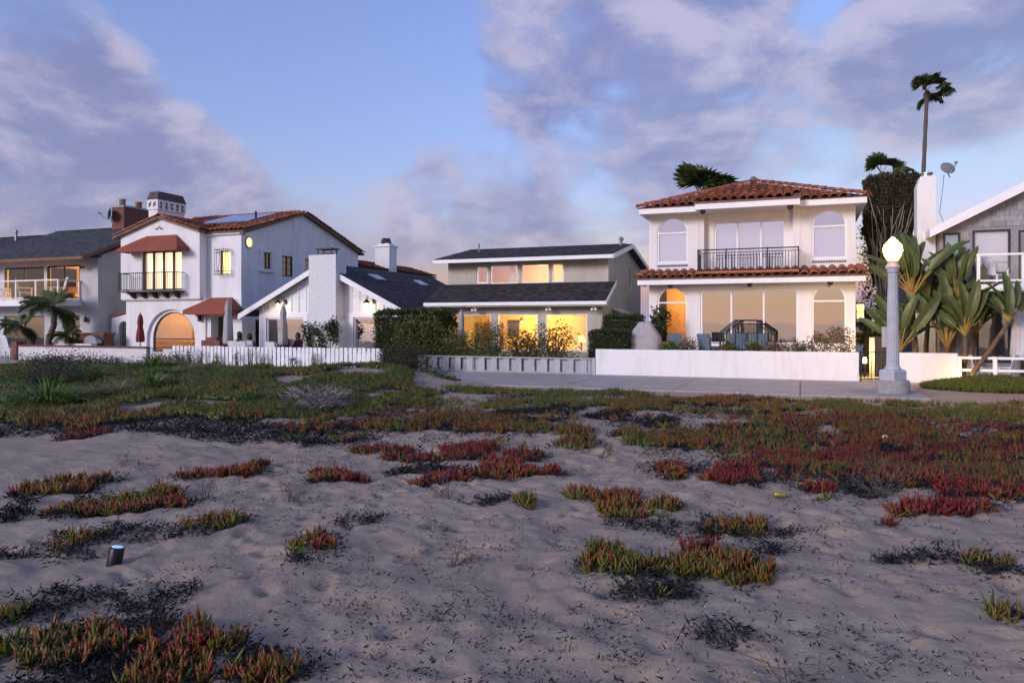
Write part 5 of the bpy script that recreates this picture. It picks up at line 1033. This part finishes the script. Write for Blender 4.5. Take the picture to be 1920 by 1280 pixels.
U=thing('uplight','small amber uplight at the foot of the leaning plant','light',(4.2,23.55,0)); MB().lathe([(.03,-.02),(.04,.05),(.045,.12)],(4.2,23.55,0),10).build('housing','iron',U); MB().lathe([(.04,.118),(.0,.124)],(4.2,23.55,0),10).build('lens','bulb',U); lamp((4.2,23.5,.2),2.5,(1,.6,.15),.03)
# ---- succulents along the white wall
for i,(x,h,r,mt,l) in enumerate(((-3.4,.32,.34,'leaf_succulent','pink-tipped succulent mound on the wall beside the blue chair'),(-2.1,.22,.27,'leaf_yellow','small round yellowish succulent below the handrail, first of a pair'),(-1.35,.22,.27,'leaf_yellow','small round yellowish succulent below the handrail end, second of a pair'),(-.75,.24,.4,'leaf_succulent','spreading green succulent on the wall right of the handrail'),(-.05,.24,.4,'leaf_yellow','bright green rosette succulent on the wall by the right arched window'),(.55,.42,.45,'leaf_succulent','tall reddish succulent in a white bowl on the wall'),(1.2,.5,.36,'leaf_succulent','pinkish bushy succulent at the end of the white wall'),(-4.0,.22,.28,'leaf_agapanthus','spiky green aloe on the wall beside the covered grill'))):
    shrub('succulent',l,(x,24.55,.72+h*.7),(r,.24,h),620,mt,.085,.04,0,.3,.3,6,i+20,cat='plant')
# ---- garden on the mound, left
def gz(x,y): return float(hgt([x],[y])[0])
def strap_clump(name,label,x,y,R_,n,mat,L,Wd,cat,group=None,lift=1.0,seg=5):
    z=gz(x,y); T=thing(name,label,cat,(x,y,z),group); V=[];Q=[];A=[]
    for k in range(n):
        a=random.uniform(0,2*math.pi); q=random.random()**.6; b=np.array((x+R_*.45*q*math.cos(a),y+R_*.45*q*math.sin(a),z-.03)); l=L*random.uniform(.65,1.15); lean=.35+.9*q; d=np.array((math.cos(a),math.sin(a),0)); s=np.array((-d[1],d[0],0)); r_=random.random(); i0=len(V)
        for j in range(seg+1):
            t=j/seg; c=b+d*l*lean*(t*.35+.5*t*t)+np.array((0,0,l*lift*(t*1.05-.62*lean*t*t))); w=Wd*(1-t**2.5)*.5+.001; V+=[c-s*w,c+s*w]; A+=[min(1,r_*.75+.25*t)]*2
        Q+=[(i0+2*j,i0+2*j+1,i0+2*j+3,i0+2*j+2) for j in range(seg)]
    o=link('leaves',npmesh('leaves',np.array(V)-np.array((x,y,z)),np.array(Q),None,{'rnd':A},True),mat,T); o['kind']='stuff'; return T
for (x,y,R_,L,l) in ((-14.2,10.7,1.25,.78,'largest agapanthus clump with long arching strap leaves at the mound edge'),(-16.3,12.4,.9,.6,'agapanthus clump just behind the largest one'),(-14.0,13.1,.85,.55,'agapanthus clump between the two pale feather grasses'),(-16.6,13.8,.9,.5,'agapanthus clump beside the purple statice'),(-17.6,16.6,1.0,.6,'agapanthus clump in front of the iron gate'),(-18.6,15.2,.9,.5,'agapanthus clump before the brick wall'),(-20.3,16.4,1.2,.55,'broad agapanthus clump farther along the brick wall'),(-14.9,14.6,.7,.5,'small agapanthus clump behind the feather grass')):
    strap_clump('agapanthus',l,x,y,R_,int(150*R_),'leaf_agapanthus',L,.042,'plant','agapanthus clumps')
for (x,y,R_,l) in ((-16.0,16.4,.55,'pale feather grass tuft before the picket fence'),(-15.3,16.9,.5,'wide pale feather grass tuft beside the first'),(-13.7,11.9,.42,'pale feather grass tuft at the front of the green mound')): strap_clump('feather_grass',l,x,y,R_,420,'grass_pale',.55,.008,'grass','feather grass tufts')
for i,(x,y,rx,h,l) in enumerate(((-16.7,12.6,.6,.38,'purple-flowered statice bush beside the large agapanthus'),(-17.6,13.6,.9,.45,'sprawling purple statice bush behind the agapanthus'),(-21.5,18.5,1.5,.27,'wide leggy statice bush against the white brick wall'),(-24.5,20.0,1.6,.36,'dark tangled bush at the brick pier'),(-27.5,20.5,1.5,.33,'dark leafy bush before the brick wall end'),(-19.2,18.8,1.1,.27,'bush of dry flower stalks before the iron gate'))):
    z=gz(x,y); shrub('statice_bush',l,(x,y,z+h*.8),(rx,.7,h),1700,'leaf_statice',.06,.028,0,.2,.45,26,i+40,'garden bushes on the mound','bush')
for i,(x,h) in enumerate(((-24.0,.42),(-23.3,.58),(-22.7,.5),(-21.9,.35),(-20.9,.45),(-20.2,.62),(-19.6,.4),(-18.2,.3),(-17.2,.45))):
    shrub('fence_weed','dark wispy weed growing up the white picket fence',(x,23.75,.1+h*.6),(.2,.1,h*.6),160,'leaf_hedge',.06,.02,0,.1,.4,5,i+60,'weeds along the picket fence','weed')
for (x,y,rx,h,l) in ((-9.3,12.9,1.1,.26,'ashy grey dried shrub at the right end of the green mound'),(-8.6,12.1,.6,.2,'low ashy dried shrub on the sand beside the mound')): z=gz(x,y); shrub('dry_shrub',l,(x,y,z+h*.6),(rx,.8,h),2600,'leaf_grey',.05,.012,0,.2,.4,60,71,None,'shrub','grey_branch')
for (x,y,h,l) in ((-10.0,19.6,.3,'green weed at the sand edge of the sidewalk before the board fence'),(-9.4,19.0,.2,'low green weed patch beside the sidewalk')): shrub('sidewalk_weed',l,(x,y,h*.5),(.6,.3,h),500,'leaf_hedge',.08,.03,0,.1,.4,10,81,None,'weed')
# ------------------------------------------------------------------ ice plant, dead mats and litter on the sand
def fleshy(P,D,L,Wd,rnd,bend):
    """three-sided tapering leaves that curve upward"""
    n=len(P); D=D/np.linalg.norm(D,axis=1,keepdims=True); Z=np.array((0,0,1.)); S_=np.cross(D,Z); S_/=np.linalg.norm(S_,axis=1,keepdims=True)+1e-6; U=np.cross(S_,D)
    rings=[];tt=[]
    for t,w in ((0,.75),(.35,1.0),(.75,.72)):
        c=P+D*(L*t)[:,None]+Z*(L*bend*t*t)[:,None]
        for a in (math.pi/2,math.pi*7/6,math.pi*11/6): rings.append(c+(S_*math.cos(a)+U*math.sin(a))*(Wd*w*.5)[:,None]); tt.append(t)
    rings.append(P+D*L[:,None]+Z*(L*bend)[:,None]); tt.append(1.0)
    V=np.stack(rings,1).reshape(-1,3); i=np.arange(n)*10; Q=[];T=[]
    for r in (0,3):
        for k in range(3): Q.append(np.stack([i+r+k,i+r+(k+1)%3,i+r+3+(k+1)%3,i+r+3+k],1))
    for k in range(3): T.append(np.stack([i+6+k,i+6+(k+1)%3,i+9],1))
    return V,np.concatenate(Q),np.concatenate(T),{'rnd':np.repeat(rnd,10),'t':np.tile(np.array(tt),n)}
def spikes(P,D,L,Wd,rnd,bend):
    n=len(P); D=D/np.linalg.norm(D,axis=1,keepdims=True); Z=np.array((0,0,1.)); S_=np.cross(D,Z); S_/=np.linalg.norm(S_,axis=1,keepdims=True)+1e-6; U=np.cross(S_,D); W2=(Wd*.62)[:,None]; c=P+D*(L*.2)[:,None]
    V=np.stack([c+S_*W2,c-S_*W2*.6+U*W2,c-S_*W2*.6-U*W2,P+D*L[:,None]+Z*(L*bend)[:,None]],1).reshape(-1,3); i=np.arange(n)*4
    return V,None,np.concatenate([np.stack([i+k,i+(k+1)%3,i+3],1) for k in range(3)]),{'rnd':np.repeat(rnd,4),'t':np.tile(np.array((.1,.1,.1,1.)),n)}
def sprigs(x,y,hue,size,per=6,spread=1.15):
    """rosettes of upright leaves at the given spots"""
    n=len(x); X=np.repeat(x,per)+rng.normal(0,.012,n*per); Y_=np.repeat(y,per)+rng.normal(0,.012,n*per); a=rng.uniform(0,2*np.pi,n*per); tl=rng.uniform(.08,spread,n*per)
    D=np.stack([np.cos(a)*np.sin(tl),np.sin(a)*np.sin(tl),np.cos(tl)],1); P=np.stack([X,Y_,hgt(X,Y_)+rng.uniform(-.008,.02,n*per)],1)
    L=np.repeat(size,per)*rng.uniform(.65,1.2,n*per); return P,D,L,L*rng.uniform(.17,.24,n*per),np.clip(np.repeat(hue,per)+rng.normal(0,.13,n*per),0,1),rng.uniform(.05,.3,n*per)
def dead(x,y,size):
    n=len(x); a=rng.uniform(0,2*np.pi,n); D=np.stack([np.cos(a),np.sin(a),rng.uniform(-.3,1.1,n)],1); P=np.stack([x,y,hgt(x,y)+rng.uniform(-.01,.05,n)],1)
    return cards(P,D,unit(n),size*rng.uniform(.5,1.3,n),size*rng.uniform(.12,.3,n),rng.random(n)**2,rng.uniform(-.2,.4,n)[:,None])
ICE=[(.2,9.6,.9,.5,'m'),(-.5,10.2,.6,.5,'r'),(1.0,9.0,.7,.5,'m'),(2.2,10.5,.9,.9,'m'),(-3.15,2.95,.55,.24,'o'),(-3.75,2.75,.35,.3,'o'),(-3.6,2.95,.6,.3,'d'),(-3.3,2.6,.5,.2,'d'),(-3.29,3.18,.44,.14,'o'),(-3.46,2.79,.41,.22,'d'),(-2.86,2.83,.63,.16,'o'),(-4.33,3.2,.29,.29,'d'),(-4.32,3.02,.09,.22,'o'),(-4.01,3.57,.21,.17,'d'),(-3.74,3.72,.17,.17,'d'),(-7.51,5.64,.49,.34,'o'),(-6.07,5.34,.87,.31,'o'),(-6.5,5.02,.45,.33,'d'),(-6.22,5.94,.22,.18,'o'),(-4.77,5.13,.24,.19,'o'),(-5.14,4.63,.53,.26,'d'),(-5.37,4.32,.09,.22,'o'),(-5.39,3.94,.36,.14,'d'),(-6.33,6.94,.69,.44,'m'),(-4.96,7.13,.42,.29,'r'),(-3.5,4.84,.17,.23,'m'),(-3.34,4.62,.16,.14,'d'),(-4.18,9.06,.89,.45,'r'),(-3.5,8.61,.4,.59,'r'),(-3.07,7.96,.49,.33,'r'),(-3.8,7.27,.41,.23,'r'),(-5.33,8.94,.4,.24,'r'),(-5.04,8.51,.21,.18,'r'),(-4.13,7.89,.44,.35,'d'),(-2.87,6.53,.31,.15,'d'),(-3.67,5.53,.33,.16,'d'),(-2.23,6.45,.19,.24,'o'),(-1.87,7.1,.36,.2,'o'),(-1.43,6.76,.36,.23,'o'),(-1.06,6.41,.5,.25,'d'),(-.63,6.49,.34,.2,'o'),(-1.24,5.2,.34,.32,'o'),(-.63,5.15,.5,.48,'o'),(-.75,5.73,.14,.17,'r'),(-.81,4.9,.39,.2,'d'),(-.41,5.89,.3,.11,'d'),(-.94,4.65,.3,.08,'d'),(-.46,4.18,.23,.14,'d'),(.64,7.07,.14,.25,'r'),(1.02,7.5,.47,.2,'r'),(1.55,7.7,.33,.2,'r'),(1.28,5.9,.21,.21,'d'),(1.27,6.01,.15,.12,'o'),(1.11,5.02,.11,.07,'o'),(.71,6.02,.42,.15,'d'),(-.24,6.38,.26,.11,'d'),(-.73,8.76,.69,.48,'r'),(0,8.26,.33,.22,'r'),(.17,7.75,.18,.2,'m'),(.39,10.61,.77,.51,'r'),(.91,10.81,.63,.58,'r'),(-.15,11.86,1.51,1.12,'o'),(1.52,12.79,1.79,1.28,'m'),(2.55,12.37,.83,1.27,'m'),(1.56,9.59,.9,.8,'m'),(1.74,8.67,.48,.47,'r'),(.73,8.67,.61,.51,'d'),(.77,8.05,.31,.35,'d'),(1.99,16.81,2.46,1.19,'g'),(3.56,16.47,1.21,1.35,'g'),(.4,16.2,1.71,1.02,'o'),(.52,14.06,1.84,1.01,'m'),(.71,11.66,1.06,.76,'d'),(-3.19,14.81,1.29,1.19,'o'),(-4.05,15.56,1.03,.97,'g'),(-2.24,16.26,.91,.97,'o'),(-3.93,11.11,1.1,.63,'o'),(-3.19,13.02,1.24,.8,'d'),(-2.84,10.19,.39,.29,'o'),(-1.72,10.83,.65,.69,'o'),(-5.32,12.2,1.61,.8,'m'),(-5.96,11.2,1.08,.72,'m'),(-6.54,10.63,.61,.51,'o'),(-5.64,14.61,.9,.75,'g'),(-5.41,17.24,1.93,.74,'g'),(-7.57,10.03,.52,.44,'o'),(-7.12,9.17,.32,.33,'o'),(-6.42,9.12,.46,.31,'d'),(-10.6,8.54,.42,.37,'r'),(-8.34,13.35,1.0,1.27,'g'),(-1.32,17.2,1.06,.72,'m'),(-6.38,9.46,.32,.28,'o'),(-8.17,15.61,.56,.58,'m'),(-7.56,16.86,.79,.64,'g'),(-4.6,13.32,.7,.68,'d')]
HUE={'o':(.42,.14),'r':(.82,.10),'g':(.18,.13),'m':(.55,.24)}
th=rad(21.1)
def inside(cx,cy,a,b,n,edge=.55):
    q=rng.uniform(-1.15,1.15,(n*3,2)); X=cx+q[:,0]*a*math.cos(th)-q[:,1]*b*math.sin(th); Y_=cy+q[:,0]*a*math.sin(th)+q[:,1]*b*math.cos(th)
    wx=(vn(X,Y_,.55,33)-.5)*1.3; wy=(vn(X,Y_,.55,34)-.5)*1.3
    r=np.hypot(q[:,0]+wx,q[:,1]+wy)+(vn(X,Y_,.35+.06*cy/5,31)-.5)*2*edge*1.15+(vn(X,Y_,.12,32)-.5)*.35; k=r<.8; return X[k][:n],Y_[k][:n]
near_mats={8:'orange and green ice plant mat beside the dead black tangle, leaves rising from bare sand',10:'longest green-orange ice plant mat with upright fingers, in front of the dead tangle',41:'small ice plant tuft with green-orange fingers beside the larger mat',42:'dense rounded ice plant mat with green and orange fingers over dead stems'}
def lv(k,*a): return tuple(x[k] for x in a)
bulk={}
for idx,(cx,cy,a,b,t) in enumerate(ICE):
    d=math.hypot(cx,cy); area=math.pi*a*b
    if t!='d':
        den=260 if d<7 else (230 if d<11 else 140); n=int(area*den*(.62 if t=='m' else 1)); n=max(n,8); x,y=inside(cx,cy,a,b,n); h=HUE[t]; hue=np.clip(h[0]+rng.normal(0,h[1],len(x))+(vn(x,y,.5,21)-.5)*.5,0,1)
        sz=np.full(len(x),.082 if d<9 else .092)*rng.uniform(.8,1.25,len(x)); arr=sprigs(x,y,hue,sz,6 if d<12 else 5)
        if idx in near_mats:
            c0=np.array((cx,cy,gz(cx,cy))); T=thing('ice_plant',near_mats[idx],'ice plant',tuple(c0),'ice plant mats near the speaker'if idx<12 else 'ice plant mats on open sand')
            N=len(arr[0]); pick=np.argsort(arr[0][:,1])[:290]; rest=np.setdiff1d(np.arange(N),pick)
            if len(rest): V,Q,Tr,A=fleshy(*lv(rest,*arr)); o=link('leaves',npmesh('leaves',V-c0,Q,Tr,A,True),'ice_leaf',T); o['kind']='stuff'
            for i in pick:
                V,Q,Tr,A=fleshy(*lv(slice(i,i+1),*arr)); p=arr[0][i]; me=npmesh('leaf',V-p,Q,Tr,A,True); link('leaf',me,'ice_leaf',T,tuple(p-c0))
        else:
            key='far' if d>9.5 else 'near'; bulk.setdefault(key,[]).append(arr)
    # dead stems and dry leaves below and around every mat
    nd=int(area*(120 if t=='d' else (45 if t!='g' else 8))*(1 if d<8 else .6)); x,y=inside(cx,cy,a*1.12,b*1.15,max(nd,3),.8); pc=26; x=np.repeat(x,pc)+rng.normal(0,.05,len(x)*pc); y=np.repeat(y,pc)+rng.normal(0,.045,len(y)*pc); bulk.setdefault('dead',[]).append((x,y,np.full(len(x),.05 if d<8 else .075)))
# thinner scatter through the carpet on the right
n=4200; x=rng.uniform(-2.2,6.5,n); y=rng.uniform(8.6,18.2,n); k=(vn(x,y,1.5,61)*.7+vn(x,y,.5,62)*.4+sst(x,-2.2,1.5)*.25>.70)&(x>-2.2+(18-y)*.16); x,y=x[k],y[k]
bulk['far'].append(sprigs(x,y,np.clip(.82-.5*sst(y,12,18)+rng.normal(0,.15,len(x))+(vn(x,y,.9,63)-.5)*.6,0,1),np.full(len(x),.1)*rng.uniform(.8,1.2,len(x)),5))
n=1300; x=rng.uniform(-2.0,6.5,n); y=rng.uniform(8.0,15.5,n); k=vn(x,y,1.1,64)+sst(x,-2,2)*.25>.55; x,y=np.repeat(x[k],24),np.repeat(y[k],24); bulk['dead'].append((x+rng.normal(0,.07,len(x)),y+rng.normal(0,.07,len(x)),np.full(len(x),.075)))
n=2600; x=rng.uniform(-8.5,-1,n); y=rng.uniform(9.6,17.8,n); k=vn(x,y,1.2,71)*.65+vn(x,y,.4,72)*.45>.60; x,y=x[k],y[k]
bulk['far'].append(sprigs(x,y,np.clip(.62-.35*sst(y,11,16)+rng.normal(0,.15,len(x))+(vn(x,y,.9,73)-.5)*.6,0,1),np.full(len(x),.09)*rng.uniform(.8,1.2,len(x)),5))
n=1500; x=rng.uniform(-9,6,n); y=rng.uniform(9,17.5,n); k=vn(x,y,1.0,74)>.55; x,y=np.repeat(x[k],18),np.repeat(y[k],18); bulk['dead'].append((x+rng.normal(0,.08,len(x)),y+rng.normal(0,.08,len(x)),np.full(len(x),.07)))
n=1700; y=2.4+8*rng.random(n)**1.2; x=rng.uniform(-.95,.42,n)*(y+1.5); k=vn(x,y,.9,75)>.45; x,y=np.repeat(x[k],9),np.repeat(y[k],9); bulk['dead'].append((x+rng.normal(0,.035,len(x)),y+rng.normal(0,.03,len(x)),np.full(len(x),.034)))
# green cover on the mound
n=82000; x=rng.uniform(-30,-6.4,n); y=rng.uniform(8.6,22.4,n); fr=10.2+.9*np.sin(x*.5)+.06*(-x-9)*-4*0; lim=(y>9.6+(vn(x,y,1.6,41)-.5)*1.6+np.where(x<-10.6,-(-10.6-x)*.38,0)*1.0)&(x<-7.2-(y-10)*.36*0+(vn(x,y,1.2,42)-.5)*1.4-np.clip(y-13.5,0,9)*.52)&(-x<12.0+(y-8.0)*1.9)
x,y=x[lim],y[lim]; gap=vn(x,y,.9,43); k=gap>.2; x,y=x[k],y[k]; front=1-sst(y-(9.6-np.clip(-10.6-x,0,9)*.38),.2,2.6)
hue=np.clip(.1+.3*front+rng.normal(0,.1,len(x))+(vn(x,y,.8,44)-.5)*.5,0,1); hue=np.clip(hue+(vn(x,y,.35,46)-.5)*.35,0,1); mm=sprigs(x,y,hue,np.full(len(x),.1)*rng.uniform(.75,1.25,len(x)),5,1.35); mm[0][:,2]+=(vn(mm[0][:,0],mm[0][:,1],.45,45)*.6+vn(mm[0][:,0],mm[0][:,1],1.2,47)*.4-.35)*.2; bulk['mound']=[(mm[0],mm[1],mm[2],mm[3]*1.5,mm[4],mm[5])]
n=9000; x=rng.uniform(-16,-6.5,n); y=8.7+rng.random(n)*1.9-np.clip(-10.6-x,0,9)*.38+.25*np.sin(x*1.7); bulk['dead'].append((x,y,np.full(n,.1)))
# green mound by the shingle house
n=2600; a=rng.uniform(0,2*np.pi,n); r=np.sqrt(rng.random(n)); x=4.75+1.75*r*np.cos(a); y=22.4+.95*r*np.sin(a); bulk['right']=[sprigs(x,y,np.clip(.1+rng.normal(0,.06,n),0,1),np.full(n,.15)*(1.15-.5*r)*1.2,5)]
NM={'near':('ice_plant_cover','red and orange ice plant mats spread over the near sand'),'far':('ice_plant_cover','mixed red, orange and green ice plant carpet before the sidewalk'),'mound':('ice_plant_cover','green ice plant carpet covering the mound before the picket fence'),'right':('ice_plant_cover','bright green ice plant mound before the white rail fence')}
for key,(nm,lab) in NM.items():
    arrs=[np.concatenate(z) for z in zip(*bulk[key])]
    if key=='right': arrs[0][:,2]+=.16*(1-((arrs[0][:,0]-4.75)/1.8)**2-((arrs[0][:,1]-22.4)/1.0)**2)
    V,Q,Tr,A=(spikes if key in('mound','far') else fleshy)(*arrs); o=link(nm,npmesh(nm,V,Q,Tr,A,True),'ice_leaf'); tag(o,lab,'ice plant',kind='stuff')
x,y,s=[np.concatenate(z) for z in zip(*bulk['dead'])]; V,T,R_=dead(x,y,s); tag(link('dead_ice_plant',npmesh('dead_ice_plant',V,None,T,{'rnd':R_}),'ice_dead'),'black dried ice plant leaves and stems tangled on the sand','dead plants',kind='stuff')
# flecks of plant litter and broken shell
n=42000; y=2.3+16*rng.random(n)**1.5; x=rng.uniform(-.95,.42,n)*(y+1.5); k=(vn(x,y,1.3,51)+.6*vn(x,y,.4,52))>.82; x,y=x[k],y[k]; V,T,R_=dead(x,y,np.full(len(x),.017)*rng.uniform(.3,2.2,len(x))**1.4); V[:,2]-=.006; tag(link('plant_litter',npmesh('plant_litter',V,None,T,{'rnd':R_}),'debris'),'small dark flecks of dry plant litter scattered on the sand','litter',kind='stuff')
n=2600; y=2.3+9*rng.random(n)**1.4; x=rng.uniform(-.9,.42,n)*(y+1.5); V,T,R_=cards(np.stack([x,y,hgt(x,y)+.004],1),np.concatenate([unit(n)[:,:2],np.full((n,1),.15)],1),np.tile((0,0,1.),(n,1)),rng.uniform(.006,.017,n),rng.uniform(.004,.011,n),rng.random(n)); tag(link('shell_fragments',npmesh('shell_fragments',V,None,T),'shell'),'tiny white broken shell fragments on the sand','shells',kind='stuff')
# dry twigs
for i,(x,y,r,h,l) in enumerate(((-3.25,6.6,.22,.32,'upright dry twigs above the small dead clump in the open sand'),(-4.6,6.0,.25,.2,'low dry twigs lying beside the dead clump'),(.75,8.2,.45,.42,'large tangle of dry grey twigs amid the red ice plant'),(-.02,3.55,.25,.14,'faint dry twigs at the bottom of the sand'),(-5.6,5.9,.2,.25,'small dry twig standing on the left sand'),(-2.3,4.9,.22,.1,'dry twig with a green sprig lying on the sand'))):
    z=gz(x,y); T=thing('dry_twigs',l,'twigs',(x,y,z)); m=MB()
    for k in range(26 if i==2 else 12):
        a=random.uniform(0,6.28); e=Vector((x+r*math.cos(a)*random.uniform(.4,1.1),y+r*.6*math.sin(a),z+h*random.uniform(.25,1.1))); b=Vector((x+random.uniform(-.06,.06),y+random.uniform(-.05,.05),z-.02)); q=b.lerp(e,.55)+Vector((random.uniform(-.05,.05),random.uniform(-.05,.05),.04)); m.tube([b,q,e],.0045,.0015,n=4,cap=False)
        for s in range(2): f=q.lerp(e,random.random()); m.tube([f,f+Vector((random.uniform(-.1,.1),random.uniform(-.1,.1),random.uniform(.0,.1)))],.002,.001,n=3,cap=False)
    m.build('twigs','dry_stem',T)['kind']='stuff'
# sea behind the viewer
tag(MB().add([(-5000,-6000,-1.05),(5000,-6000,-1.05),(5000,-24,-1.05),(-5000,-24,-1.05)],[(0,1,2,3)]).build('sea','sea'),kind='structure')
